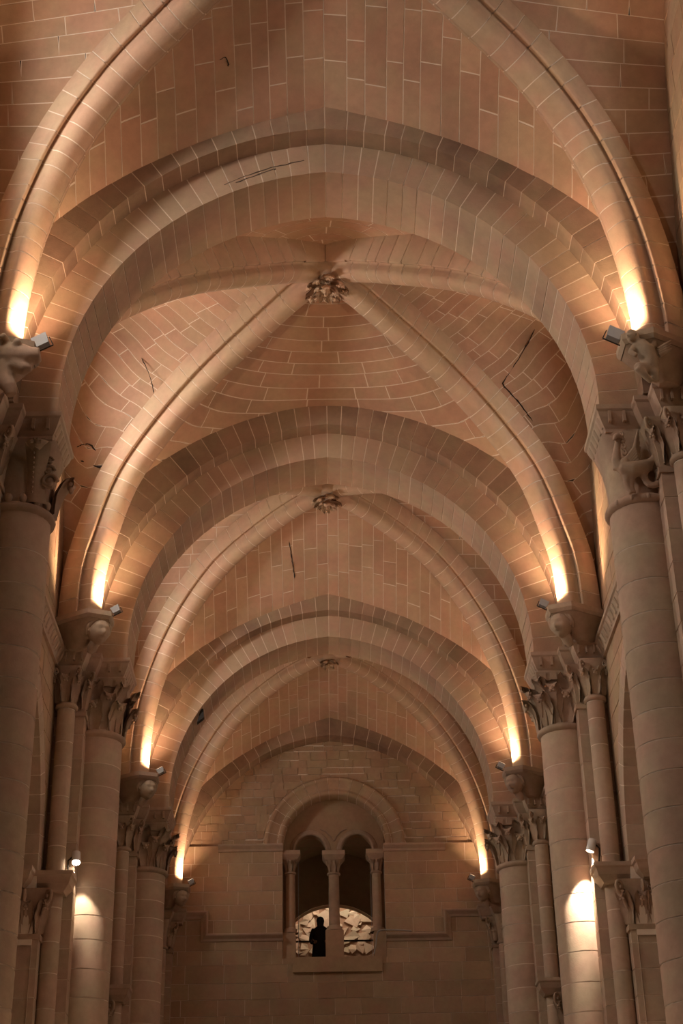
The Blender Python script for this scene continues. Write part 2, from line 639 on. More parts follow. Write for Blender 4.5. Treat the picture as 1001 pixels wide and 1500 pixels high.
    for n, q in enumerate(stones):
        if pieces and n < 296:
            st.part('stone', q, M_WEB)
        else:
            loose.add(q.v, q.f, True)
    if loose.v:
        o = st.part('stone', loose, M_WEB)
        o['kind'] = 'stuff'
    return st


WEBS = {}
for k in range(4):
    WEBS[(k, 0, 1)] = build_web(k, 0, 1, True)
    WEBS[(k, 1, -1)] = build_web(k, 1, -1, k < 3)
    WEBS[(k, 1, 1)] = build_web(k, 1, 1, k < 3)
    WEBS[(k, 0, -1)] = build_web(k, 0, -1, False)


def crack(web, pts, w=.012):
    g = Geo()
    fine, _ = resample(catmull(pts, 4), max(6, len(pts) * 5))
    fine = [tuple(c + rnd.uniform(-.008, .008) for c in p) for p in fine]
    rad = [w * rnd.uniform(.35, 1.0) for _ in fine]
    rad[0] = rad[-1] = .002
    g.tube(fine, rad, 5)
    WEBS[web].part('crack', g, M_DARK)


crack((1, 1, 1), [(3.988, 24.909, 19.31), (3.727, 25.081, 18.881), (3.37, 25.245, 18.373), (3.40, 25.30, 18.25), (3.704, 25.501, 17.964), (3.907, 25.641, 17.697)], .015)
crack((1, 1, -1), [(-3.497, 25.029, 18.859), (-3.32, 25.02, 18.40), (-3.24, 25.05, 18.06)], .012)
crack((1, 1, -1), [(-4.739, 25.731, 17.322), (-4.505, 25.689, 17.368), (-4.378, 25.753, 17.255)], .022)
crack((1, 1, -1), [(-4.654, 25.789, 17.056), (-4.377, 25.864, 16.977), (-4.20, 25.74, 16.90)], .022)
crack((2, 0, 1), [(-0.915, 33.577, 19.411), (-0.862, 34.048, 19.159), (-0.807, 34.506, 18.893)], .022)
crack((0, 0, 1), [(-1.539, 17.357, 18.861), (-1.448, 17.336, 18.893), (-1.414, 17.463, 18.827)], .012)


# ------------------------------------------------------------------ transverse arches
def arc_pt(R, t, zoff=0.0):
    t0 = -0.2 / R
    t1 = acos(-ARC_A / R)
    th = lerp(t0, t1, t)
    return ARC_A + R * cos(th), ARC_Z + R * sin(th) + zoff


def build_arch(name, label, yc, inner=True, zoff=0.0, n=24):
    T = Thing(name, label, 'arch', (0, yc, 13.5))
    orders = [('outer', 4.62, 5.36, yc - .87, yc + .87)]
    if inner:
        orders.append(('inner', 4.07, 4.70, yc - .525, yc + .525))
    for nm, R0, R1, y0, y1 in orders:
        bed = Geo()
        e = 0.002
        for side in (-1, 1):
            rows = []
            for i in range(97):
                t = i / 96
                a = arc_pt(R0 + e, t, zoff); b = arc_pt(R1 - e, t, zoff)
                rows.append([(side * b[0], y0 + e, b[1]), (side * a[0], y0 + e, a[1]), (side * a[0], y1 - e, a[1]), (side * b[0], y1 - e, b[1])])
            bed.grid(rows, False)
        bo = T.part(nm + '_order', bed, M_MORTAR)
        Lh = 5.6 * R0 / 4.07
        for side in (-1, 1):
            cuts = [0.0]
            while cuts[-1] < 1:
                cuts.append(cuts[-1] + rnd.uniform(.85, 1.15) / n)
            cuts = [c / cuts[-1] for c in cuts]
            for ta, tb in zip(cuts, cuts[1:]):
                ga = GAP * .42 / Lh
                g = Geo()
                j = -rnd.uniform(0, .005)
                q = []
                for yy in (y0 + j, y1 - j):
                    for tt, R in ((ta + ga, R0 + j), (tb - ga, R0 + j), (tb - ga, R1), (ta + ga, R1)):
                        x, z = arc_pt(R, tt, zoff)
                        q.append((side * x, yy, z))
                g.hexa(q)
                T.part('voussoir', g, M_OUTER if nm == 'outer' else M_ARCH, bo)
    return T


ARCH_LABELS = [
    'broad two-stepped pointed arch with a long dark scar, first and biggest overhead',
    'two-stepped pointed vault arch between the two carved keystones, second of the row',
    'smallest complete two-stepped arch, third of the row, framing the last vault bay',
    'dark single-step wall arch framing the rough masonry above the twin window',
]
ARCHES = [build_arch('transverse_arch', ARCH_LABELS[0], YC[0]),
          build_arch('transverse_arch', ARCH_LABELS[1], YC[1]),
          build_arch('transverse_arch', ARCH_LABELS[2], YC[2]),
          build_arch('wall_arch', ARCH_LABELS[3], YC[3], False, 0.22, 20)]

# the long scar on the near face of the first arch and a few cracks in the webs
def arch_scar():
    g = Geo()
    y = YC[0] - .525
    for pts in ([(-1.52, 17.50), (-1.2, 17.665), (-.9, 17.79), (-.6, 17.88), (-.32, 17.955)], [(-1.35, 17.53), (-1.0, 17.70), (-.75, 17.79)]):
        p = [(x, y - .001, z + .03 + rnd.uniform(-.008, .008)) for x, z in catmull(pts, 4)]
        g.tube(p, [rnd.uniform(.004, .013) for _ in p], 5)
    ARCHES[0].part('scar', g, M_SCAR, None, 'long dark scar scratched along the arch face')


arch_scar()

# ------------------------------------------------------------------ diagonal ribs
RIB_HALF = [(0, 0), (.07, .007), (.135, .03), (.185, .075), (.208, .13), (.202, .20), (.220, .265), (.245, .272),
            (.262, .236), (.300, .228), (.325, .236), (.325, .66)]
RIB_SEC = [(-a, b) for a, b in RIB_HALF[:0:-1]] + RIB_HALF


def build_rib(k, sx, sy, label, nseg=27):
    B = BAYS[k]
    foot = Vector((sx * 4.2, B.kc + sy * B.fy, 0))
    key = Vector((0, B.kc, 0))
    d = (key - foot).normalized()
    lat = Vector((-d.y, d.x, 0))
    T = Thing('diagonal_rib', label, 'rib', (foot.x, foot.y, 13.95))
    sec = [(a, .92 if b == .66 and sy < 0 else b) for a, b in RIB_SEC]
    pts, length = resample(B.low, nseg * 4)

    def frame(i):
        a = pts[max(i - 1, 0)]; b = pts[min(i + 1, len(pts) - 1)]
        t = Vector((b[0] - a[0], b[1] - a[1])).normalized()
        s, z = pts[i]
        o = foot + d * s + Z * z
        nrm = d * (-t.y) + Z * t.x
        tan = d * t.x + Z * t.y
        return o, nrm, tan

    stop = len(pts) - 1 - 3
    bed = Geo()
    bed.grid([[fr[0] + lat * a * .985 + fr[1] * (b + (.014 if .19 < abs(a) < .32 and b < .3 else .003)) for a, b in sec] for fr in (frame(i) for i in range(0, stop + 1, 2))], True)
    bo = T.part('rib_core', bed, M_MORTAR)
    i = 0
    while i < stop:
        j = min(stop, i + rnd.choice((3, 4, 4, 5)))
        if stop - j < 2:
            j = stop
        g = Geo()
        rows = []
        for q in (i, (i + j) // 2, j):
            o, nrm, tan = frame(q)
            sh = GAP * .45 if q == i else (-GAP * .45 if q == j else 0)
            w = 1 + rnd.uniform(0, .010)
            rows.append([o + tan * sh + lat * a * w + nrm * b for a, b in sec])
        g.grid(rows, True)
        T.part('rib_stone', g, M_RIB, bo)
        i = j
    return T


SIDE = {-1: 'glaring-lamp', 1: 'white-spotlight'}
RIBDEF = [
    (0, -1, 1, 'biggest lit rib roll, from the beast corbel up past the top of the frame'),
    (0, 1, 1, 'biggest lit rib roll, from the crouching-figure corbel up past the top edge'),
    (1, -1, 1, 'lit rib from first head corbel on glaring-lamp side to the upper keystone'),
    (1, 1, 1, 'lit rib from first head corbel on white-spotlight side to the upper keystone'),
    (1, -1, -1, 'grey rib curving down from upper keystone behind the scarred arch, glaring-lamp side'),
    (1, 1, -1, 'pale rib curving down from upper keystone behind the big arch, white-spotlight side'),
    (2, -1, 1, 'lit rib from second head corbel on glaring-lamp side to the middle keystone'),
    (2, 1, 1, 'lit rib from second head corbel on white-spotlight side to the middle keystone'),
    (2, -1, -1, 'short visible rib end at the middle keystone tucked behind second arch, glaring-lamp side'),
    (2, 1, -1, 'short visible rib end at the middle keystone tucked behind second arch, white-spotlight side'),
    (3, -1, 1, 'lit rib beside the end wall, from smallest head corbel on glaring-lamp side'),
    (3, 1, 1, 'lit rib beside the end wall, from smallest head corbel on white-spotlight side'),
]
for k, sx, sy, lab in RIBDEF:
    build_rib(k, sx, sy, lab)


# ------------------------------------------------------------------ keystone bosses
def leaf_mesh(name, H, out, w, knob=True):
    """lobed acanthus-like leaf: rises along +z at radius 0, curls outwards and down along +x"""
    g = Geo()
    ctl = [(0, 0, .62), (.010, .18, .80), (.03, .38, .95), (.065, .56, 1.0), (.13, .74, .98), (.21, .86, .88), (.27, .88, .72), (.30, .80, .52), (.285, .71, .30), (.25, .68, .12)]
    fine, _ = resample(catmull(ctl, 5), 22)
    rows, back = [], []
    for i, (x, z, ww) in enumerate(fine):
        lob = 1 + .16 * (abs(sin(i * pi / 4.4)) - .5) * (1 if i > 3 else 0)
        row = []
        for q in (-1, -.75, -.5, -.25, 0, .25, .5, .75, 1):
            rib = -.018 * (1 - abs(((abs(q) * 2) % 1) - .5) * 2)
            row.append((x * out / .28 + rib + .05 * abs(q) ** 1.5 * (1 if i < 16 else .3), q * w * ww * lob / 2, z * H + .03 * H * abs(q) * (i / 22)))
        rows.append(row)
    g.grid(rows, True)
    g.grid([[(x - .028, y, z - .006) for x, y, z in r] for r in rows], True)
    if knob:
        for dy, dz, rr in ((0, 0, .05), (.045, .035, .034), (-.045, .035, .034), (.03, -.045, .032), (-.03, -.045, .032)):
            g.ball((out * .93, dy * w / .3, .74 * H + dz), rr * w / .3, 7, 5)
    return g.mesh(name, M_CARVE)


BOSS_LEAF = leaf_mesh('leaf', .42, .14, .26)
BOSS_LEAF.materials[0] = M_RIB


def build_boss(k, label, seed, size):
    B = BAYS[k]
    r = random.Random(seed)
    z0 = B.low[-1][1]
    c = Vector((0, B.kc, z0))
    T = Thing('keystone', label, 'keystone', c)
    T.part('block', Geo().lathe(c, [(.36, z0 + .74), (.36, z0 + .12), (.31, z0 + .03), (.18, z0 - .02), (0.001, z0 - .03)], 16), M_CARVE)
    # four short rib stubs running into the block
    for sx in (-1, 1):
        for sy in (-1, 1):
            d = Vector((sx * 4.2, sy * B.fy, 0)).normalized(); lat = Vector((-d.y, d.x, 0))
            rows = []
            for s, drop in ((.22, 0.03), (.62, .0)):
                zz = interp([p[0] for p in B.low], [p[1] for p in B.low], B.L - s) + drop
                rows.append([Vector((0, B.kc, zz)) + d * s + lat * a + Z * b for a, b in RIB_SEC])
            T.part('rib_stub', Geo().grid(rows, True), M_RIB)
    n = 8 if k != 3 else 6
    me = BOSS_LEAF
    for tier, (cnt, rad, dz, scl, ph) in enumerate(((n, .10, -.02, 1.0, .2), (n - 2, .03, -.10, .78, .6))):
        for i in range(cnt):
            a = 2 * pi * i / cnt + ph + r.uniform(-.12, .12)
            sc_ = size / .40 * scl * r.uniform(.85, 1.1)
            d = Vector((cos(a), sin(a), 0))
            tilt = r.uniform(-.25, .10) - .25 * tier
            zax = (d * cos(tilt) + Z * sin(tilt)).normalized()
            xax = (-Z * cos(tilt) + d * sin(tilt)).normalized()
            yax = zax.cross(xax)
            m = Matrix(((xax.x, yax.x, zax.x), (xax.y, yax.y, zax.y), (xax.z, yax.z, zax.z)))
            T.put('leaf', me, c + d * rad * size / .4 + Z * dz, None, m.to_euler(), (sc_, sc_, sc_))
    g = Geo()
    g.ball(c + Vector((0, -.01, -.16 * size / .4)), (size * .26, size * .26, size * .30), 12, 8)
    for i in range(7):
        a = 2 * pi * i / 7
        g.ball(c + Vector((cos(a) * size * .22, sin(a) * size * .22, -.20 * size / .4)), size * .11, 8, 6)
    g.ball(c + Vector((0, -.03, -.32 * size / .4)), (size * .10, size * .10, size * .14), 9, 6)
    o = T.part('carving', g, M_RIB)
    remesh(o, 0.018, 1)
    return T


build_boss(0, 'keystone overhead above the top edge where the two biggest ribs meet', 3, .34)
build_boss(1, 'upper carved keystone with a foliage cluster where four ribs cross', 5, .33)
build_boss(2, 'middle carved keystone with knotted leaves between second and third arch', 9, .31)
build_boss(3, 'lowest and smallest keystone, plain rounded carving above the end wall', 12, .22)


# ------------------------------------------------------------------ walls of the nave (arcade below, lunette with window above)
def hole_piece(u0, u1, z0, z1, hole):
    """columns (u, zlo, zhi) of a stone clipped by hole(u)->(hl,hh) or None"""
    cols = []
    for t in (0, .17, .33, .5, .67, .83, 1):
        u = lerp(u0, u1, min(max(t, 1e-4), 1 - 1e-4))
        lo, hi = z0, z1
        h = hole(u) if hole else None
        if h:
            hl, hh = h
            if hl <= lo and hh >= hi:
                lo = hi
            elif hl <= lo < hh:
                lo = min(hi, hh)
            elif hl < hi <= hh:
                hi = max(lo, hl)
            elif lo < hl and hh < hi:
                if hl - lo > hi - hh:
                    hi = hl
                else:
                    lo = hh
        cols.append((u, lo, hi))
    ok = [c for c in cols if c[2] - c[1] > 0.02]
    if len(ok) < 2 or max(c[2] - c[1] for c in cols) < 0.06:
        return None
    return cols


def arcade_arch(dy, R=3.50, half=2.9, zs=9.30):
    """height of the arcade opening at |dy| from the bay centre"""
    a = abs(dy)
    if a >= half:
        return None
    c = half - R
    return zs + sqrt(max(0, R * R - (a - c) ** 2))


def wall_hole(k):
    kc = KC[k]

    def h(y):
        d = abs(y - kc)
        t = arcade_arch(d)
        if t is not None:
            return (-1, t)
        return None
    return h


def window_hole(k):
    kc = KC[k]

    def h(y):
        d = abs(y - kc)
        if d < 1.05:
            return (14.55, 17.2 + sqrt(max(0, 1.05 ** 2 - d * d)))
        return None
    return h


def build_side_wall(k, s):
    kc = KC[k]
    y0 = (YC[k - 1] if k else YC[0] - 8.4) + .3
    y1 = YC[k] - .3
    nm = 'wall_left' if s < 0 else 'wall_right'
    g = Geo()
    wh, ah = window_hole(k), wall_hole(k)
    n = 56
    ys = [lerp(y0, y1, i / n) for i in range(n + 1)]
    xo = s * (WALLX + .009)
    for ya, yb in zip(ys, ys[1:]):
        def quad(za0, za1, zb0, zb1):
            g.add([(xo, ya, za0), (xo, yb, zb0), (xo, yb, zb1), (xo, ya, za1)], [(0, 1, 2, 3)])
        ha, hb = ah(ya), ah(yb)
        la = ha[1] if ha else 0.0
        lb = hb[1] if hb else 0.0
        if (ha is None) != (hb is None):
            la = lb = 9.3 if False else min(la, lb) if False else (la or 9.3, lb or 9.3)[0]
            lb = la
        wa, wb = wh(ya), wh(yb)
        if wa or wb:
            w0 = wa or (14.55, 14.55); w1 = wb or (14.55, 14.55)
            quad(la, w0[0], lb, w1[0])
            quad(w0[1], 20.6, w1[1], 20.6)
        else:
            quad(la, 20.6, lb, 20.6)
    # thickness of the wall: intrados of the outer and inner arcade orders
    st = structure(nm, g, M_MORTAR, (s * WALLX, kc, 0))
    local = random.Random(400 + k * 7 + s)

    def ring_hole(y):
        t = arcade_arch(y - kc, 3.50 + .455, 2.9 + .455)
        return (-1, t) if t is not None else None
    loose = Geo()
    z = 7.2
    cnt = 0
    while z < 20.4:
        h = local.uniform(.36, .46)
        y = y0 - local.uniform(0, .4)
        while y < y1:
            w = local.uniform(.5, .95)
            ya, yb = max(y, y0), min(y + w, y1)
            for br in ((kc - 1.05, kc + 1.05) if z > 13.3 else (kc - 3.355, kc + 3.355)):
                if ya < br < yb:
                    if br - ya > .15:
                        yb = br; w = br - y
                    else:
                        ya = br
            y += w
            if yb - ya < .08:
                continue
            for hf in ((wh,) if z > 13.3 else (ring_hole,)):
                cols = hole_piece(ya + GAP / 2, yb - GAP / 2, z + GAP / 2, z + h - GAP / 2, hf)
                if not cols:
                    continue
                lift = local.uniform(-.002, .003)
                rows = [[Vector((s * (WALLX - lift), u, lerp(lo, hi, q))) for q in (0, 1)] for u, lo, hi in cols]
                gg = stone_from_rows(rows, Vector((s, 0, 0)), .05)
                near_pier = ya > kc + .55
                if near_pier and cnt < 290 and k < 3:
                    st.part('stone', gg, M_WALL); cnt += 1
                else:
                    loose.add(gg.v, gg.f)
        z += h
    o = st.part('stone', loose, M_WALL); o['kind'] = 'stuff'
    # jambs of the window (splayed) and its pane
    return st


def build_window(k, s):
    kc = KC[k] if k >= 0 else KC_BACK
    x0, x1 = s * WALLX, s * (WALLX + .75)
    g = Geo()
    out, inn = [], []
    N = 12
    for i in range(N + 1):
        a = pi * i / N
        out.append((kc - 1.05 * cos(a), 17.2 + 1.05 * sin(a)))
        inn.append((kc - .55 * cos(a), 17.0 + .55 * sin(a)))
    out = [(kc - 1.05, 14.55)] + out + [(kc + 1.05, 14.55)]
    inn = [(kc - .55, 15.2)] + inn + [(kc + .55, 15.2)]
    rows = [[(x0, a[0], a[1]), (x1, b[0], b[1])] for a, b in zip(out, inn)]
    rows.append(rows[0])
    g.grid(rows, False)
    wname = 'window_%d' % (1 + k * 2 + (s > 0) if k >= 0 else 9)
    st = structure(wname, g, M_WALL, (s * WALLX, kc, 16))
    p = Geo()
    p.add([(x1, a, b) for a, b in inn], [tuple(range(len(inn)))])
    st.part('pane', p, M_DAY)
    bars = Geo()
    for dy in (-.18, .18):
        bars.box((min(x1, x1 - s * .03), kc + dy - .012, 15.2), (max(x1, x1 - s * .03), kc + dy + .012, 17.5))
    for zz in (15.7, 16.3, 16.9):
        bars.box((min(x1, x1 - s * .03), kc - .55, zz - .012), (max(x1, x1 - s * .03), kc + .55, zz + .012))
    st.part('window_bars', bars, M_IRON)
    ld = bpy.data.lights.new('window_light', 'AREA')
    ld.shape = 'RECTANGLE'; ld.size = 1.0; ld.size_y = 1.9
    ld.energy = WINDOW_W[s] * ((1.25, 1.3, 1.0, .35)[k] if k >= 0 else 1.1); ld.color = WINDOW_COL
    lo = link('window_light', ld, None, (s * (WALLX + .68), kc, 16.3))
    aim = Vector((-s, 0, -.40)).normalized()
    lo.rotation_euler = aim.to_track_quat('-Z', 'Y').to_euler()
    lo['kind'] = 'helper'


def build_arcade(k, s):
    """two recessed orders of the arcade arch, seen as slivers"""
    kc = KC[k]
    T = Thing('arcade_arch', ARCADE_LABELS[(k, s)], 'arch', (s * 5.4, kc, 9.3))
    for nm, half, R, xa, xb in (('outer_order', 2.9, 3.50, WALLX, 5.45), ('inner_order', 2.45, 3.08, 5.45, 7.0)):
        bed = Geo()
        rows = []
        path = []
        c = half - R
        tmax = acos(-c / R)
        for i in range(-4, 25):
            if i < 0:
                path.append((half, 9.3 + i * .3))
            else:
                th = tmax * i / 24
                path.append((c + R * cos(th), 9.3 + R * sin(th)))
        e = .006
        wf = (2.9 - half)
        for sy in (-1, 1):
            rows = [[(s * (xa + e), kc + sy * (d + .42), z + .25), (s * (xa + e), kc + sy * (d + e), z + e), (s * xb, kc + sy * (d + e), z + e)] for d, z in path]
            bed.grid(rows, False)
        bo = T.part(nm, bed, M_MORTAR)
        sy = 1
        m = 15
        for i in range(m):
            q = []
            for th0 in (i / m, (i + 1) / m):
                g_ = .008 / R * (1 if th0 == i / m else -1)
                th = tmax * th0 + g_
                q.append(th)
            g = Geo()
            depth = .45
            vs = []
            for xx in (s * xa, s * (xb - .004)):
                for th, rr in ((q[0], R), (q[1], R), (q[1], R + depth), (q[0], R + depth)):
                    vs.append((xx, kc + sy * max(0, c + rr * cos(th)), 9.3 + rr * sin(th)))
            if half < 2.8:
                g.hexa(vs)
            else:
                g.hexa(vs)
            T.part('voussoir', g, M_PIER, bo)
    return T


ARCADE_LABELS = {}
ORD = ['first', 'second', 'third', 'fourth']
for k in range(4):
    for s in (-1, 1):
        ARCADE_LABELS[(k, s)] = '%s pointed side-aisle arch on the %s side, below the wall moulding' % (ORD[k], SIDE[s])
ARCADE_LABELS[(1, 1)] = 'pointed aisle arch seen as dark slivers above the white spotlight\'s carved capital'
ARCADE_LABELS[(1, -1)] = 'pointed aisle arch seen as dark slivers above the glaring lamp\'s carved capital'

for k in range(4):
    for s in (-1, 1):
        build_side_wall(k, s)
        build_window(k, s)
        if k in (1, 2):
            build_arcade(k, s)

# the wall bay behind the viewer on the sunny side: plain, with the same window
g = Geo()
yb0, yb1 = -1.5, YC[0] - 8.4 + .3
yk = [yb0, KC_BACK - 1.05] + [KC_BACK + 1.05 * cos(pi - pi * i / 16) for i in range(1, 16)] + [KC_BACK + 1.05, yb1]
for ya, yb in zip(yk, yk[1:]):
    def zt(y):
        d = abs(y - KC_BACK)
        return 17.2 + sqrt(max(0, 1.05 ** 2 - d * d))
    x_ = -WALLX
    if ya > KC_BACK - 1.06 and yb < KC_BACK + 1.06:
        g.add([(x_, ya, 0), (x_, yb, 0), (x_, yb, 14.55), (x_, ya, 14.55)], [(0, 1, 2, 3)])
        g.add([(x_, ya, zt(ya)), (x_, yb, zt(yb)), (x_, yb, 20.6), (x_, ya, 20.6)], [(0, 1, 2, 3)])
    else:
        g.add([(x_, ya, 0), (x_, yb, 0), (x_, yb, 20.6), (x_, ya, 20.6)], [(0, 1, 2, 3)])
structure('wall_left_behind', g, M_WALL, (-WALLX, KC_BACK, 0))
build_window(-1, -1)

# aisle outer walls and roofs (dark beyond the arcades)
for s, nm in ((-1, 'wall_left_aisle'), (1, 'wall_right_aisle')):
    g = Geo()
    g.box((min(s * 8.5, s * 8.9), -6, 0), (max(s * 8.5, s * 8.9), 46, 13.2))
    g.box((min(s * 5.9, s * 8.9), -6, 13.0), (max(s * 5.9, s * 8.9), 46, 13.3))
    structure(nm, g, M_WALL)

# string courses along the walls
STRING = [(-.02, 13.50), (.16, 13.50), (.16, 13.43), (.13, 13.41), (.05, 13.18), (.05, 13.13), (-.02, 13.13)]
nt = 0
for k in range(4):
    for s in (-1, 1):
        nt += 1
        ya = (YC[k - 1] if k else YC[0] - 8.4) + 1.05
        yb = YC[k] - 1.05
        rows = []
        m = 1
        rows = [[(s * (WALLX - o), yy, z) for o, z in STRING] for yy in (ya, yb)]
        st = structure('trim_%d' % nt, Geo().grid(rows, False), M_PIER, (s * WALLX, KC[k], 13.3))
        # carved billets on the sloping face
        bl = Geo()
        for i in range(12):
            yy = lerp(KC[k] + .4, yb - .05, i / 11)
            bl = Geo()
            bl.hexa([(s * (WALLX - .135), yy - .05, 13.38), (s * (WALLX - .135), yy + .05, 13.38), (s * (WALLX - .06), yy + .05, 13.20), (s * (WALLX - .06), yy - .05, 13.20),
                     (s * (WALLX - .150), yy - .03, 13.36), (s * (WALLX - .150), yy + .03, 13.36), (s * (WALLX - .085), yy + .03, 13.22), (s * (WALLX - .085), yy - .03, 13.22)])
            st.part('carved_leaf', bl, M_PIER)


# ------------------------------------------------------------------ piers
def drum_mesh(name, r, n=24):
    g = Geo()
    g.grid([[(r * cos(2 * pi * i / n), r * sin(2 * pi * i / n), z) for i in range(n)] for z in (0, 1)], True, True)
    return g.mesh(name, M_PIER)


def block_mesh(name, dx, dy):
    g = Geo(); g.box((-dx, -dy, 0), (dx, dy, 1))
    return g.mesh(name, M_PIER)


ME_DRUM = drum_mesh('main_drum', .45)
ME_THIN = drum_mesh('thin_drum', .16, 14)
ME_INNER = drum_mesh('inner_drum', .20, 14)


def courses(z0, z1, h, r):
    z = z0
    while z < z1 - .12:
        hh = h * r.uniform(.86, 1.14)
        if z1 - (z + hh) < .18:
            hh = z1 - z
        yield z, hh
        z += hh


def bell_rows(c, r0, hx, hy, z0, z1, n=28, m=7, power=2.0):
    rows = []
    for i in range(m + 1):
        t = i / m
        row = []
        for k in range(n):
            a = 2 * pi * k / n
            ca, sa = cos(a), sin(a)
            sq = 1 / max(abs(ca) / hx, abs(sa) / hy)
            sq = min(sq, 1.22 * max(hx, hy))
            rr = lerp(r0, sq * .93, t ** power)
            row.append((c[0] + rr * ca, c[1] + rr * sa, lerp(z0, z1, t)))
        rows.append(row)
    return rows


def volute_mesh(name, size):
    g = Geo()
    pts, rad = [], []
    for i in range(26):
        a = i / 25
        th = -pi * .5 + a * 3.2 * pi
        r = size * (1 - .82 * a)
        pts.append((size * .2 + r * cos(th) * .9, 0, r * sin(th)))
        rad.append(size * lerp(.26, .16, a))
    g.tube(pts, rad, 7)
    g.tube([(-size * 1.2, 0, -size * 3.0), (-size * .7, 0, -size * 1.9), pts[0]], [size * .3, size * .28, size * .26], 7)
    return g.mesh(name, M_CARVE)


ME_LEAF = leaf_mesh('leaf', .62, .25, .33)
ME_LEAF_S = leaf_mesh('leaf', .55, .17, .21)
ME_CURL = leaf_mesh('leaf', .34, .17, .24, False)
ME_VOL = volute_mesh('volute', .10)
ME_VOL_S = volute_mesh('volute', .065)

ABACUS = [(0.0, 13.50), (0.0, 13.43), (-.025, 13.40), (-.045, 13.33), (-.10, 13.20), (-.12, 13.17), (-.12, 13.12), (-.40, 13.12)]


def place_ring(T, mesh, name, parent, cx, cy, rad, z, angles, scale=1.0):
    for a in angles:
        T.put(name, mesh, (cx + rad * cos(a), cy + rad * sin(a), z), parent, (0, 0, a), (scale, scale, scale))


def foliage(T, parent, cx, cy, r0, z0, z1, hx, small, seed, s, style=0):
    r = random.Random(seed)
    H = z1 - z0
    leaf, vol = (ME_LEAF_S, ME_VOL_S) if small else (ME_LEAF, ME_VOL)
    base = 0 if s < 0 else pi
    full = [-pi / 2, -3 * pi / 4, -pi / 4, pi, 3 * pi / 4] if s > 0 else [-pi / 2, -3 * pi / 4, -pi / 4, 0, pi / 4]
    sc_ = .9 if style == 0 else 1.0
    place_ring(T, leaf, 'leaf', parent, cx, cy, r0 * .98, z0 + .03, [a + r.uniform(-.06, .06) for a in full], sc_)
    place_ring(T, leaf, 'leaf', parent, cx, cy, r0 * 1.0, z0 + H * .20, [a + pi / 8 for a in full[:4]] + [full[3] - pi / 8], sc_ * .95)
    place_ring(T, ME_CURL, 'leaf', parent, cx, cy, r0 * 1.12, z1 - .46, full, 1.15)
    fl = Geo()
    for k_ in range(18):
        a = 2 * pi * k_ / 18
        fl.tube([(cx + (r0 + .0) * cos(a), cy + (r0 + .0) * sin(a), z0 + .02), (cx + (r0 + .015) * cos(a), cy + (r0 + .015) * sin(a), z0 + H * .28), (cx + (r0 + .03) * cos(a), cy + (r0 + .03) * sin(a), z0 + H * .5)], [.022, .02, .006], 5)
    o = T.part('fluting', fl, M_CARVE, parent); o['kind'] = 'stuff'
    pt = Geo(); pt.box((cx - .50, cy - .47, z1 - .15), (cx + .50, cy + .47, z1 + .02))
    T.part('top_plate', pt, M_CARVE, parent)
    corners = [-3 * pi / 4, -pi / 4, 3 * pi / 4] if s > 0 else [-pi / 4, -3 * pi / 4, pi / 4]
    place_ring(T, vol, 'volute', parent, cx, cy, hx * 1.12, z1 - .13 if not small else z1 - .09, corners, 1.0)
    place_ring(T, vol, 'volute', parent, cx, cy, hx * .92, z1 - .13 if not small else z1 - .09, [-pi / 2 + r.uniform(-.1, .1)], .9)


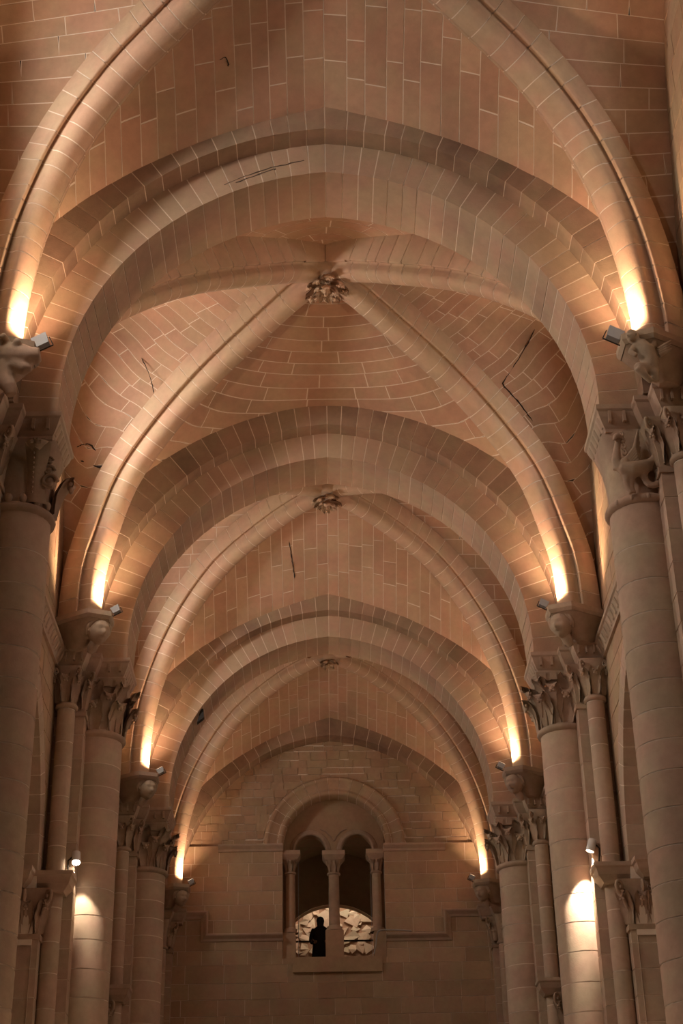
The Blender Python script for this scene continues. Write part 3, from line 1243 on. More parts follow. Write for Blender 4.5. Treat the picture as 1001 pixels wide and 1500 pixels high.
def build_pier(i, s, label, main=True, creature=None):
    yc = YC[i]
    r = random.Random(900 + i * 2 + (s > 0))
    T = Thing('compound_pier', label, 'pier', (s * 4.6, yc, 0))
    lowz = 4.6
    P = lambda p, q, z: (s * p, yc + q, z)
    # core masonry behind the shafts
    core = Geo()
    core.box((min(s * 4.78, s * 5.0), yc - .74, 0), (max(s * 4.78, s * 5.0), yc + .74, 13.2))
    core.box((min(s * 5.0, s * 7.0), yc - 1.15, 0), (max(s * 5.0, s * 7.0), yc + 1.15, 13.4))
    core.box((min(s * 5.0, s * 6.1), yc - 1.15, 13.3), (max(s * 5.0, s * 6.1), yc + 1.15, 20.0))
    T.part('pier_core', core, M_MORTAR)
    # main half column
    if main:
        sh = T.part('main_shaft', Geo().grid([[(s * 4.27 + .443 * cos(2 * pi * a / 28), yc + .443 * sin(2 * pi * a / 28), z) for a in range(28)] for z in (0, 12.1)], True, True), M_MORTAR)
        for z, h in courses(lowz, 12.06, .45, r):
            T.put('drum', ME_DRUM, (s * 4.27, yc, z + GAP / 2), sh, (0, 0, 0), (1 + r.uniform(-.004, .004),) * 2 + (h - GAP,))
        if creature == 'bird':
            rg = Geo()
            for rr in (.20, .12, .045):
                ring = []
                for q in range(25):
                    a = 2 * pi * q / 24
                    ph = -1.05 + rr * cos(a) / .45
                    ring.append((s * 4.27 + .452 * cos(ph), yc + .452 * sin(ph), 6.15 + rr * 1.15 * sin(a)))
                rg.tube(ring, .016, 6, False)
            for q in range(8):
                a = 2 * pi * q / 8
                ph = -1.05 + .16 * cos(a) / .45
                rg.ball((s * 4.27 + .452 * cos(ph), yc + .452 * sin(ph), 6.15 + .18 * sin(a)), (.035, .02, .04), 6, 4)
            o = T.part('carved_roundel', rg, M_PIER, sh, 'faint carved roundel'); o['kind'] = 'stuff'
    # rectangular dosseret
    pi_x0 = 4.42
    pl = T.part('pilaster', Geo().box((min(s * (pi_x0 + .008), s * 5.0), yc - .742, 0), (max(s * (pi_x0 + .008), s * 5.0), yc + .742, 12.35)), M_MORTAR)
    me_b = block_mesh('pilaster_block', .29, .75)
    for z, h in courses(lowz + .2, 12.35, .47, r):
        j = r.uniform(-.003, .003)
        T.put('block', me_b, (s * (pi_x0 + .29 + j), yc, z + GAP / 2), pl, None, (1, 1, h - GAP))
    # thin shafts in the angles
    for q in (-.90, .90):
        ts = T.part('thin_shaft', Geo().grid([[(s * 4.72 + .154 * cos(2 * pi * a / 14), yc + q + .154 * sin(2 * pi * a / 14), z) for a in range(14)] for z in (0, 12.36)], True, True), M_MORTAR)
        if q < 0:
            for z, h in courses(lowz + .1, 12.33, .50, r):
                T.put('drum', ME_THIN, (s * 4.72, yc + q, z + GAP / 2), ts, None, (1, 1, h - GAP))
        else:
            ts.data.materials[0] = M_PIER
    # abacus: stepped impost moulding
    if main:
        path = [(4.95, -1.12), (4.36, -1.12), (4.36, -.80), (4.17, -.80), (4.17, -.58), (3.68, -.58), (3.68, .58), (4.17, .58), (4.17, .80), (4.36, .80), (4.36, 1.12), (4.95, 1.12)]
    else:
        path = [(4.95, -1.12), (4.36, -1.12), (4.36, -.80), (4.05, -.80), (4.05, -.30), (4.95, -.30)]
    g = Geo()
    pp = [(p * s, q) for p, q in path]
    sg = 1 if s > 0 else -1
    prof = [(o * sg, z) for o, z in ABACUS]
    # profile offsets are negative = inwards; path runs so that 'left' points outwards for s>0
    sweep([(a, b + yc) for a, b in pp], prof, X, Y, Z, geo=g)
    top = [(a, b + yc, 13.5) for a, b in pp]
    g.add(top, [tuple(range(len(top)))])
    ab = T.part('abacus', g, M_PIER)
    # carved darts on the near fascia and leaf teeth on the nave side
    if main:
        for x in (3.86, 4.06):
            e = Geo(); e.box((s * x - .02, yc - .58 + .004, 13.24), (s * x + .02, yc - .58 + .075, 13.40)); T.part('carved_dart', e, M_DARK if False else M_CARVE, ab)
        for q in range(6):
            yy = yc - .42 + q * .16
            e = Geo()
            e.hexa([(s * 3.725, yy - .05, 13.38), (s * 3.725, yy + .05, 13.38), (s * 3.79, yy + .05, 13.20), (s * 3.79, yy - .05, 13.20),
                    (s * 3.705, yy - .02, 13.36), (s * 3.705, yy + .05, 13.36), (s * 3.765, yy + .05, 13.21), (s * 3.765, yy - .01, 13.21)])
            T.part('carved_leaf', e, M_CARVE, ab)
        for x in (4.48, 4.62, 4.76):
            e = Geo(); e.box((s * x - .016, yc - 1.12 + .004, 13.24), (s * x + .016, yc - 1.12 + .075, 13.40)); T.part('carved_dart', e, M_CARVE, ab)
    # block between arch springing and abacus above (tas-de-charge against the wall)
    tas = Geo()
    tas.box((min(s * 4.62, s * 5.0), yc - 1.08, 13.49), (max(s * 4.62, s * 5.0), yc + 1.08, 14.6))
    T.part('springer_block', tas, M_ARCH)
    # --- capitals
    if main:
        cap = T.part('main_capital', Geo().grid(bell_rows((s * 4.27, yc), .44, .56, .50, 12.12, 13.14), True, True), M_CARVE)
        T.part('astragal', Geo().lathe((s * 4.27, yc), [(.44, 12.02), (.50, 12.05), (.515, 12.09), (.50, 12.13), (.44, 12.17)], 28), M_CARVE, cap)
        if creature == 'bird':
            carve_bird(T, cap, s, yc)
            for z_ in range(5):
                a = -pi / 2 - .9 + z_ * .45
                e = Geo(); e.ball((s * 4.27 + .495 * cos(a), yc + .495 * sin(a), 12.09), (.032, .032, .045), 7, 5); T.part('bead', e, M_CARVE, cap)
        elif creature == 'scroll':
            carve_scroll(T, cap, s, yc)
        else:
            foliage(T, cap, s * 4.27, yc, .46, 12.12, 13.12, .50, False, 50 + i + (s > 0) * 9, s, creature or 0)
            # chequered blocks under the abacus
            for q in range(3):
                e = Geo(); e.box((s * 3.88 + s * q * .2 - .06, yc - .49, 12.98), (s * 3.88 + s * q * .2 + .06, yc - .43, 13.12)); T.part('rosette_block', e, M_CARVE, cap)
    # capital over the dosseret corner
    midx = 4.42
    c2 = Geo()
    rows = []
    for t in (0, .35, .65, .85, 1):
        f = t ** 1.8
        x0 = lerp(4.42, 4.27, f); y0_ = lerp(.75, .84, f)
        z_ = lerp(12.37, 13.13, t)
        rows.append([P(5.0, -y0_, z_), P(x0, -y0_, z_), P(x0, y0_, z_), P(5.0, y0_, z_)])
    c2.grid(rows, False)
    cap2 = T.part('corner_capital', c2, M_CARVE)
    e = Geo()
    for zz, o in ((12.33, .03),):
        e.box((min(s * (4.42 - o), s * 5), yc - .75 - o, zz - .04), (max(s * (4.42 - o), s * 5), yc + .75 + o, zz + .04))
    T.part('astragal', e, M_CARVE, cap2)
    T.put('leaf', ME_LEAF_S, P(4.45, -.74, 12.42), cap2, (0, 0, -3 * pi / 4 if s > 0 else -pi / 4), (1.0, 1, 1.05))
    T.put('leaf', ME_LEAF_S, P(4.60, -.74, 12.40), cap2, (0, 0, -pi / 2), (.75, .75, .85))
    T.put('volute', ME_VOL_S, P(4.32, -.84, 13.03), cap2, (0, 0, -3 * pi / 4 if s > 0 else -pi / 4), (1.25, 1.25, 1.25))
    # capital over the thin shaft
    cap3 = T.part('thin_capital', Geo().grid(bell_rows((s * 4.72, yc - .90), .165, .25, .19, 12.42, 13.14, 20, 6), True, True), M_CARVE)
    T.part('astragal', Geo().lathe((s * 4.72, yc - .9), [(.16, 12.34), (.20, 12.36), (.205, 12.39), (.19, 12.43), (.16, 12.45)], 16), M_CARVE, cap3)
    if not main:
        for px_, hz in ((4.50, -.80), (4.72, -1.08)):
            carve_saint(T, cap3, P(px_, hz, 12.45), s)
    else:
        aa = [-pi / 2, -3 * pi / 4, -pi / 4]
        place_ring(T, ME_LEAF_S, 'leaf', cap3, s * 4.72, yc - .9, .165, 12.45, aa, .95)
        place_ring(T, ME_VOL_S, 'volute', cap3, s * 4.72, yc - .9, .27, 13.02, [-3 * pi / 4, -pi / 4], 1.1)
    return T


def carve_bird(T, cap, s, yc):
    """winged creature with serpent tail on the near face"""
    yf = yc - .46
    def p(cx, cy, out=0.0):
        X_ = 3.86 + (cx - 196) / 485.0
        z = 13.10 - (cy - 740) / 430.0
        return Vector((s * X_, yc - lerp(.50, .455, (cy - 740) / 430.0) - out, z))
    g = Geo()
    g.tube([p(215, 985, .05), p(245, 1010, .10), p(300, 1025, .12), p(370, 1005, .10), p(425, 975, .08)], [.06, .105, .12, .105, .075], 12)   # chest, trunk
    g.tube([p(225, 1000, .06), p(205, 945, .10), p(215, 885, .09), p(228, 835, .09)], [.10, .07, .052, .045], 10)            # neck
    g.ball(p(232, 812, .10), (.062, .066, .056), 10, 8)                                                                       # head
    hd = Geo()
    hd.tube([p(226, 806, .14), p(206, 818, .17), p(190, 842, .17)], [.050, .036, .010], 8)                                  # hooked beak
    hd.tube([p(226, 826, .13), p(208, 838, .15)], [.03, .012], 6)
    hd.ball(p(228, 796, .155), .016, 7, 5)                                                                                 # eye
    for q_ in range(4):                                                                                                    # curls of the mane
        cx_, cy_ = 252 + 3 * q_, 792 + 40 * q_
        hd.tube([p(cx_ + 13 * cos(t), cy_ + 15 * sin(t), .13) for t in [-2.2 + .6 * n_ for n_ in range(9)]], .017, 6)
    T.part('beaked_head', hd, M_CARVE, cap)
    g.tube([p(262, 1045, .10), p(258, 1090, .07), p(268, 1135, .05), p(280, 1168, .07)], [.065, .048, .035, .03], 8)          # fore legs
    g.tube([p(300, 1050, .10), p(290, 1095, .07), p(296, 1140, .05), p(312, 1160, .07)], [.06, .042, .03, .026], 8)
    ring = [p(430 + 52 * cos(t), 1060 + 58 * sin(t), .08) for t in [-.9 + .5 * q for q in range(12)]]
    g.tube(ring, .048, 9)                                                                                                    # coiled haunch
    g.tube([p(400, 985, .09), p(450, 955, .10), p(470, 905, .10), p(452, 860, .09), p(428, 828, .09), p(440, 798, .09), p(475, 800, .09)],
           [.065, .055, .050, .045, .042, .036, .028], 9)                                                                   # serpent tail
    b = T.part('winged_beast', g, M_CARVE, cap)
    remesh(b, .022, 1)
    w = Geo()
    for f in range(7):
        t = f / 6
        tip = (364 + 8 * t - 22 * (t > .9), 765 + 175 * t ** 1.3)
        root = (238 + 60 * t, 985 + 25 * t)
        mid = (lerp(root[0], tip[0], .55) + 22 * (1 - t), lerp(root[1], tip[1], .5) + 14)
        w.tube([p(*root, .13), p(*mid, .16 - .03 * t), p(*tip, .13 - .03 * t)], [.03, .034, .010], 7)
    w.ball(p(255, 985, .14), (.075, .05, .085), 9, 7)
    T.part('wing', w, M_CARVE, cap)


def carve_scroll(T, cap, s, yc):
    """big smooth tongue leaf with a rolled tip and ball spirals at the corner"""
    g = Geo()
    cx = s * 4.10
    rows = []
    cx = s * 4.02
    for x, z, w in ((-.03, 12.16, .20), (.0, 12.35, .15), (.02, 12.55, .125), (.05, 12.75, .135), (.10, 12.90, .165), (.18, 13.0, .18), (.25, 12.99, .16), (.28, 12.91, .11), (.25, 12.85, .05)):
        rows.append([(cx + q * w - s * (z - 12.16) * .06, yc - .46 - x + abs(q) ** 1.6 * .09, z) for q in (-1, -.8, -.5, -.2, 0, .2, .5, .8, 1)])
    g.grid(rows, True)
    T.part('tongue_leaf', g, M_CARVE, cap)
    e = Geo()
    for q in range(4):
        th = .5 + q * .75
        e.tube([(cx - s * .06, yc - .70, 12.96), (cx - s * (.06 + .09 * cos(th)), yc - .75, 12.93 + .09 * sin(th) * .8 - .05)], [.035, .022], 6)
    e.ball((cx - s * .08, yc - .72, 12.92), (.05, .05, .05), 8, 6)
    T.part('rolled_tip', e, M_CARVE, cap)
    st = Geo()
    for q in range(9):
        st.ball((cx - s * .01, yc - .49 - .01 * q, 12.28 + q * .07), (.016, .016, .02), 6, 4)
    o = T.part('beading', st, M_CARVE, cap); o['kind'] = 'stuff'
    for z, r_, dx in ((12.66, .085, 0.02), (12.48, .115, 0.0), (12.83, .06, .03)):
        b = Geo(); b.ball((s * (3.80 + dx), yc - .36, z), (r_ * .75, r_ * .75, r_ * .75), 12, 9)
        b.tube([(s * (3.80 + dx) + s * r_ * .1 - s * r_ * cos(t) * (1 - .06 * q), yc - .36 - r_ * .45, z + r_ * sin(t) * (1 - .06 * q)) for q, t in enumerate([.55 * q for q in range(14)])], r_ * .30, 6)
        T.part('ball', b, M_CARVE, cap)
    place_ring(T, ME_LEAF, 'leaf', cap, s * 4.27, yc, .46, 12.15, [0.0 if s < 0 else pi, -2.5 if s < 0 else -.6], 1.0)
    for k_ in range(6):
        a = -pi / 2 - .9 + k_ * .4
        b = Geo(); b.ball((s * 4.27 + .475 * cos(a), yc + .475 * sin(a), 12.20), (.055, .055, .07), 8, 6)
        T.part('bead', b, M_CARVE, cap)


def carve_saint(T, parent, base, s):
    b = Vector(base)
    g = Geo()
    g.tube([b, b + Z * .2, b + Z * .38, b + Z * .46], [.07, .075, .085, .04], 9)
    g.ball(b + Z * .53, (.055, .055, .065), 9, 7)
    g.tube([b + Vector((-.08, 0, .40)), b + Vector((-.09, -.05, .28)), b + Vector((-.02, -.09, .26))], .025, 6)
    g.tube([b + Vector((.08, 0, .40)), b + Vector((.09, -.05, .28)), b + Vector((.02, -.09, .28))], .025, 6)
    o = T.part('carved_figure', g, M_CARVE, parent)
    remesh(o, .02, 1)


PIERS = {}
PDEF = {
    (0, -1): ('dark clustered pier with scroll-and-ball capital, biggest on the glaring-lamp side', 'scroll'),
    (0, 1): ('big clustered pier whose capital bears a winged beast', 'bird'),
    (1, -1): ('clustered pier lit from one side by the glaring lamp', 0),
    (1, 1): ('clustered pier with a bright pool of light below the white spotlight', 1),
    (2, -1): ('dim slender clustered pier just before the end wall, glaring-lamp side', 0),
    (2, 1): ('slender clustered pier with knobbed leaf capital before end wall, white-spotlight side', 1),
    (3, -1): ('corner pier of thin shafts against the end wall, glaring-lamp side', None),
    (3, 1): ('corner pier of thin shafts with two carved figures against the end wall', None),
}
for (i, s), (lab, cr) in PDEF.items():
    PIERS[(i, s)] = build_pier(i, s, lab, i < 3, cr)


# arcade responds: lower capital, pilaster and shaft on the near side of each pier
def build_respond(i, s, label):
    yc = YC[i]
    T = Thing('arcade_respond', label, 'respond', (s * 5.2, yc - 1.3, 0))
    r = random.Random(77 + i + s)
    P = lambda p, q, z: (s * p, yc + q, z)
    pl = T.part('pilaster', Geo().box((min(s * 4.868, s * 5.5), yc - 1.242, 0), (max(s * 4.868, s * 5.5), yc - 1.0, 8.25)), M_MORTAR)
    me = block_mesh('respond_block', .30, .125)
    for z, h in courses(4.6, 8.22, .45, r):
        T.put('block', me, P(5.16, -1.125, z + GAP / 2), pl, None, (1, 1, h - GAP))
    sh = T.part('inner_shaft', Geo().grid([[(s * 5.58 + .193 * cos(2 * pi * a / 14), yc - 1.38 + .193 * sin(2 * pi * a / 14), z) for a in range(14)] for z in (0, 8.4)], True, True), M_MORTAR)
    for z, h in courses(4.6, 8.36, .48, r):
        T.put('drum', ME_INNER, P(5.58, -1.38, z + GAP / 2), sh, None, (1, 1, h - GAP))
    # abacus wrapping the thin shaft and stepping out over the inner order
    path = [(4.36, -.76), (4.36, -1.30), (4.98, -1.30), (4.98, -1.62), (6.1, -1.62)]
    sg = 1 if s > 0 else -1
    prof = [(0, 9.34), (0, 9.27), (-.03, 9.24), (-.06, 9.14), (-.14, 9.05), (-.16, 9.02), (-.5, 9.02)]
    g = Geo()
    sweep([(s * a, b + yc) for a, b in path], [(-o * sg, z) for o, z in prof], X, Y, Z, geo=g)
    top = [(s * a, b + yc, 9.34) for a, b in path] + [(s * 6.1, yc - .7, 9.34)]
    g.add(top, [tuple(range(len(top)))])
    g.add([(s * 4.36, yc - .76, 9.34), (s * 4.36, yc - 1.3, 9.34), (s * 4.42, yc - 1.24, 9.14), (s * 4.52, yc - 1.14, 9.02), (s * 4.52, yc - .76, 9.02)], [(0, 1, 2, 3, 4)])
    ab = T.part('abacus', g, M_PIER)
    # capitals
    rows = []
    for t in (0, .3, .6, .8, 1):
        f = t ** 1.8
        rows.append([P(lerp(4.87, 4.72, f), -1.0, lerp(8.28, 9.03, t)), P(lerp(4.87, 4.72, f), -lerp(1.24, 1.34, f), lerp(8.28, 9.03, t)),
                     P(lerp(5.46, 5.48, f), -lerp(1.24, 1.34, f), lerp(8.28, 9.03, t))])
    cap = T.part('pilaster_capital', Geo().grid(rows, False), M_CARVE)
    e = Geo(); e.box((min(s * 4.83, s * 5.5), yc - 1.28, 8.20), (max(s * 4.83, s * 5.5), yc - 1.0, 8.29)); T.part('astragal', e, M_CARVE, cap)
    ca = -3 * pi / 4 if s > 0 else -pi / 4
    T.put('leaf', ME_LEAF_S, P(4.89, -1.23, 8.30), cap, (0, 0, ca), (1.25, 1.25, 1.05))
    T.put('leaf', ME_LEAF_S, P(5.08, -1.25, 8.30), cap, (0, 0, -pi / 2), (1.1, 1.1, 1.0))
    T.put('leaf', ME_LEAF_S, P(5.28, -1.25, 8.30), cap, (0, 0, -pi / 2), (1.1, 1.1, 1.0))
    T.put('volute', ME_VOL, P(4.74, -1.36, 8.90), cap, (0, 0, ca), (1.1, 1.1, 1.1))
    T.put('volute', ME_VOL, P(5.10, -1.40, 8.90), cap, (0, 0, -pi / 2), (1, 1, 1))
    cap2 = T.part('shaft_capital', Geo().grid(bell_rows((s * 5.58, yc - 1.38), .20, .36, .26, 8.44, 9.03, 20, 6), True, True), M_CARVE)
    T.part('astragal', Geo().lathe((s * 5.58, yc - 1.38), [(.2, 8.36), (.245, 8.38), (.25, 8.41), (.235, 8.45), (.2, 8.47)], 16), M_CARVE, cap2)
    place_ring(T, ME_LEAF_S, 'leaf', cap2, s * 5.58, yc - 1.38, .2, 8.46, [-pi / 2, ca, -pi / 2 + .8, ca - .8], .95)
    place_ring(T, ME_VOL, 'volute', cap2, s * 5.58, yc - 1.38, .36, 8.92, [ca, -pi / 2], 1.0)
    return T


RDEF = {
    (1, -1): 'dark lower carved capital and flat pilaster beside the glaring lamp',
    (1, 1): 'lower carved capital and flat pilaster beside the white spotlight',
    (2, -1): 'small lower capital of the aisle arch, further back than the glaring lamp',
    (2, 1): 'small lower capital of the aisle arch, further back than the white spotlight',
}
for (i, s), lab in RDEF.items():
    build_respond(i, s, lab)


# ------------------------------------------------------------------ corbels under the rib feet
def head_geo(c, size, f, up=Z, g=None):
    g = g or Geo()
    f = Vector(f).normalized()
    side = up.cross(f).normalized()
    u = f.cross(side).normalized()
    n, m = 40, 30
    rows = []
    G = lambda a, s_: math.exp(-(a / s_) ** 2)
    for i in range(m + 1):
        la = pi / 2 - pi * i / m
        row = []
        for k in range(n):
            ph = 2 * pi * k / n
            if ph > pi:
                ph -= 2 * pi
            x, y, z = cos(la) * cos(ph), cos(la) * sin(ph), sin(la)
            rr = 1.0
            rr += .34 * G(ph, .15) * G(la + .10, .22) * (1 if la < .1 else .6)          # nose
            rr += .11 * G(abs(ph) - .35, .35) * G(la - .36, .11)                        # brow
            rr -= .16 * G(abs(ph) - .38, .17) * G(la - .16, .12)                        # sockets
            rr += .10 * G(abs(ph) - .38, .09) * G(la - .14, .07)                        # eyeballs
            rr -= .10 * G(ph, .32) * G(la + .52, .04)                                  # mouth
            rr += .07 * G(ph, .25) * G(la + .43, .06) + .07 * G(ph, .22) * G(la + .62, .06)
            rr += .12 * G(ph, .3) * G(la + .88, .15)                                    # chin
            rr += .04 * G(abs(ph) - .7, .25) * G(la + .15, .25)                         # cheeks
            zz = z * 1.0
            wid = .78 * (1 - .18 * max(0, -z))
            p = Vector(c) + (f * (x * .86 * rr) + side * (y * wid * rr) + u * (zz * rr)) * size
            row.append(p)
        rows.append(row)
    g.grid(rows, True, True)
    for sd in (-1, 1):
        g.ball(Vector(c) + side * sd * .76 * size, (size * .14, size * .14, size * .24), 7, 5)
    return g


def build_corbel(k, s, label, kind):
    yf = YC[k] - 1.42
    foot = Vector((s * 4.2, yf, 13.95))
    d = Vector((-s * 4.2, -(BAYS[k].fy), 0)).normalized()      # towards the key
    lat = Vector((-d.y, d.x, 0))
    T = Thing('corbel', label, 'corbel', (foot.x, foot.y, 13.5))
    zt = 13.95
    # slab under the rib, with a corner towards the nave and a tail running back to the wall
    a = foot + d * .10
    pts = [a + lat * .36, foot + d * .34, a - lat * .36, foot - d * .75 - lat * .40, foot - d * .75 + lat * .40]
    pts = [Vector((p.x, p.y, 0)) for p in pts]
    g = Geo()
    n = len(pts)
    ctr = sum(pts, Vector()) / n
    ring = lambda z, f: [Vector((lerp(ctr.x, p.x, f), lerp(ctr.y, p.y, f), z)) for p in pts]
    rws = [ring(zt, 1), ring(zt - .09, 1), ring(zt - .15, .9)]
    g.grid(rws, False, True)
    g.add(ring(zt, 1), [tuple(range(n))])
    T.part('slab', g, M_CARVE)
    # body tapering down to the wall angle
    b0 = ring(zt - .15, .88)
    low = Vector((s * 4.62, yf + .30, 0))
    b1 = [Vector((lerp(low.x, p.x, .62), lerp(low.y, p.y, .62), zt - .34)) for p in pts]
    b2 = [Vector((lerp(low.x, p.x, .25), lerp(low.y, p.y, .25), zt - .55)) for p in pts]
    bd = Geo(); bd.grid([b0, b1, b2], True, True); bd.add(b2, [tuple(range(n))])
    T.part('body', bd, M_CARVE)
    nave = Vector((-s * .72, -.72, -.10)).normalized()
    if kind == 'head':
        hc = foot + d * .06 + Vector((0, 0, -.33))
        hg = head_geo(hc, .245, Vector((-s * .60, -.75, -.22)))
        T.part('head', hg, M_CARVE)
        hair = Geo()
        f = Vector((-s * .60, -.75, -.22)).normalized(); side = Z.cross(f).normalized(); u = f.cross(side)
        for q in range(9):
            t = -1.25 + q * .31
            base = hc + (side * sin(t) * .74 + u * .1 + f * (-.15)) * .225
            pk = [hc + (side * sin(t) * .80 + u * (.95 * cos(t * .6)) + f * (.30 * cos(t))) * .225, hc + (side * sin(t) * .92 + u * .55 + f * (.12 * cos(t))) * .235, hc + (side * sin(t) * .95 + u * .05 - f * .15) * .235, hc + (side * sin(t) * .85 - u * .35 - f * .3) * .225]
            hair.tube(pk, [.035, .045, .045, .03], 6)
        T.part('hair', hair, M_CARVE)
        chin = Geo()
        chin.tube([hc + Vector((s * .05, .05, -.16)), hc + Vector((s * .12, .10, -.28)), hc + Vector((s * .16, .12, -.36))], [.10, .09, .05], 9)
        T.part('neck', chin, M_CARVE)
    elif kind == 'figure':
        # crouching naked figure with bent legs and a raised arm
        o = foot + Vector((-s * .05, -.14, -.05))
        q = lambda x, y, z: o + Vector((s * x, y, z))
        g = Geo()
        g.tube([q(-.02, -.10, -.15), q(.05, -.13, -.30), q(.08, -.12, -.45), q(.06, -.10, -.56)], [.10, .125, .12, .12], 12)     # torso
        g.ball(q(-.10, -.14, -.07), (.085, .085, .10), 12, 9)                                                                 # head
        g.tube([q(.06, -.12, -.58), q(-.09, -.22, -.60), q(-.12, -.24, -.62)], [.09, .07, .065], 10)                               # thigh
        g.tube([q(-.12, -.24, -.62), q(-.02, -.20, -.72), q(.06, -.16, -.80)], [.06, .05, .035], 9)                               # shin
        g.tube([q(.14, -.08, -.56), q(.12, -.16, -.66), q(.14, -.12, -.78)], [.08, .06, .04], 9)
        g.tube([q(-.10, -.12, -.22), q(-.17, -.18, -.34), q(-.10, -.22, -.42)], [.05, .042, .035], 9)                              # arm
        g.tube([q(.08, -.12, -.22), q(.17, -.12, -.20), q(.19, -.08, -.05)], [.05, .042, .035], 9)                                 # raised arm
        b = T.part('figure', g, M_CARVE); remesh(b, .022, 1)
        e = Geo()
        head_geo(q(-.12, -.17, -.07), .095, Vector((-s * .8, -.6, -.1)), g=e)
        T.part('head', e, M_CARVE)
        w = Geo()
        for t in range(4):
            w.tube([q(.22, -.12, -.26 - t * .03), q(.32, -.14, -.20 - t * .035), q(.40, -.12, -.12 - t * .04)], [.035, .03, .012], 6)
        T.part('feather', w, M_CARVE)
    else:
        o = foot + Vector((0, -.10, -.10))
        q = lambda x, y, z: o + Vector((s * x, y, z))
        g = Geo()
        g.tube([q(.10, -.02, -.10), q(-.10, -.14, -.18), q(-.28, -.20, -.22), q(-.40, -.20, -.20)], [.20, .19, .13, .10], 12)      # snout
        g.tube([q(-.06, -.14, -.30), q(-.22, -.18, -.40), q(-.30, -.18, -.38)], [.13, .09, .05], 10)                              # jaw
        g.ball(q(-.10, -.30, -.06), .06, 9, 7)
        g.tube([q(.06, -.18, .02), q(.10, -.28, .06), q(.16, -.30, .02)], [.06, .05, .02], 8)                                       # ear
        g.tube([q(.08, -.05, -.30), q(.05, -.10, -.55), q(-.02, -.14, -.66), q(-.06, -.12, -.78)], [.17, .13, .10, .07], 10)        # chest and leg
        b = T.part('beast', g, M_CARVE); remesh(b, .024, 1)
    return T


CDEF = {
    (0, -1): ('dark snouted beast corbel under the biggest rib, topmost on the glaring-lamp side', 'beast'),
    (0, 1): ('crouching nude figure corbel above the winged-beast capital', 'figure'),
    (1, -1): ('stone head corbel above the pier lit by the glaring lamp', 'head'),
    (1, 1): ('stone head corbel above the pier lit by the white spotlight', 'head'),
    (2, -1): ('small shadowed head corbel over the last free pier, glaring-lamp side', 'head'),
    (2, 1): ('small head corbel with pale slab over the last free pier, white-spotlight side', 'head'),
    (3, -1): ('smallest shadowed head corbel in the end wall corner, glaring-lamp side', 'head'),
    (3, 1): ('smallest head corbel above the two carved figures at the end wall', 'head'),
}
for (k, s), (lab, kind) in CDEF.items():
    build_corbel(k, s, lab, kind)


# ------------------------------------------------------------------ floodlights on the corbels
def spot(name, loc, target, watts, col, angle, blend=1.0, radius=.05):
    ld = bpy.data.lights.new(name, 'SPOT')
    ld.energy = watts; ld.color = col; ld.spot_size = angle; ld.spot_blend = blend; ld.shadow_soft_size = radius
    o = link(name, ld, None, loc)
    d = (Vector(target) - Vector(loc)).normalized()
    o.rotation_euler = d.to_track_quat('-Z', 'Y').to_euler()
    return o


def build_floodlight(loc, d, label, watts, size=1.0, angle=math.radians(120), group=None):
    """box floodlight on a stirrup, aiming along d"""
    loc = Vector(loc); d = Vector(d).normalized()
    T = Thing('floodlight', label, 'floodlight', loc, group)
    lat = d.cross(Vector((0, 1, 0.2))).normalized()
    up = lat.cross(d).normalized()
    def bx(l, u, a0, a1, f=1.0):
        vs = []
        for q, k in ((a0, f), (a1, 1)):
            vs += [loc + lat * l * x * k + up * u * y * k + d * q for x, y in ((-1, -1), (1, -1), (1, 1), (-1, 1))]
        g = Geo(); g.hexa([vs[0], vs[1], vs[2], vs[3], vs[4], vs[5], vs[6], vs[7]])
        return g
    hs = T.part('housing', bx(.11 * size, .075 * size, -.16 * size, .0, .8), M_METAL)
    T.part('lens', bx(.095 * size, .06 * size, .0, .006), M_LENS, None)
    st = Geo()
    for q in (-1, 1):
        st.tube([loc + lat * q * .125 * size - d * .05, loc + lat * q * .125 * size - d * .20 * size], .008, 5)
    st.tube([loc - lat * .125 * size - d * .20 * size, loc + lat * .125 * size - d * .20 * size], .010, 5)
    T.part('bracket', st, M_IRON)
    spot('flood_beam', loc + d * .03, loc + d * 2, watts, UPLIGHT_COL, angle, 1.0, .05)
    return T


FDEF = {
    (0, -1): 'grey box floodlight on the snouted beast corbel',
    (0, 1): 'pale grey box floodlight on the crouching-figure corbel',
    (1, -1): 'floodlight on the head corbel above the glaring-lamp pier',
    (1, 1): 'pale floodlight on the head corbel above the white-spotlight pier',
    (2, -1): 'floodlight on the small shadowed head corbel, last free pier, glaring-lamp side',
    (2, 1): 'floodlight on the small head corbel, last free pier, white-spotlight side',
    (3, -1): 'floodlight on the smallest shadowed corbel in the end wall corner',
    (3, 1): 'floodlight on the smallest corbel above the two carved figures',
}
for (k, s), lab in FDEF.items():
    yf = YC[k] - 1.42
    big = k == 0
    dk = Vector((-s * 4.2, -BAYS[k].fy, 0)).normalized()
    base = Vector((s * 4.2, yf, 14.10)) + dk * .28 + Vector((-s * .555, .83, 0)) * .14
    build_floodlight(base, Vector((s * 4.2, yf, 14.75)) - base, lab, UPLIGHT_W, 1.0 if big else .75, math.radians(124))
# matching lamps on the far side of each pier, hidden behind it
for k in range(3):
    for s in (-1, 1):
        build_floodlight((s * 4.22, YC[k] + .70, 13.68), Vector((-s * .65, .55, 1)),
                         'floodlight tucked on the far ledge of the %s pier, %s side' % (ORD[k], SIDE[s]), 330.0, .8, math.radians(88))


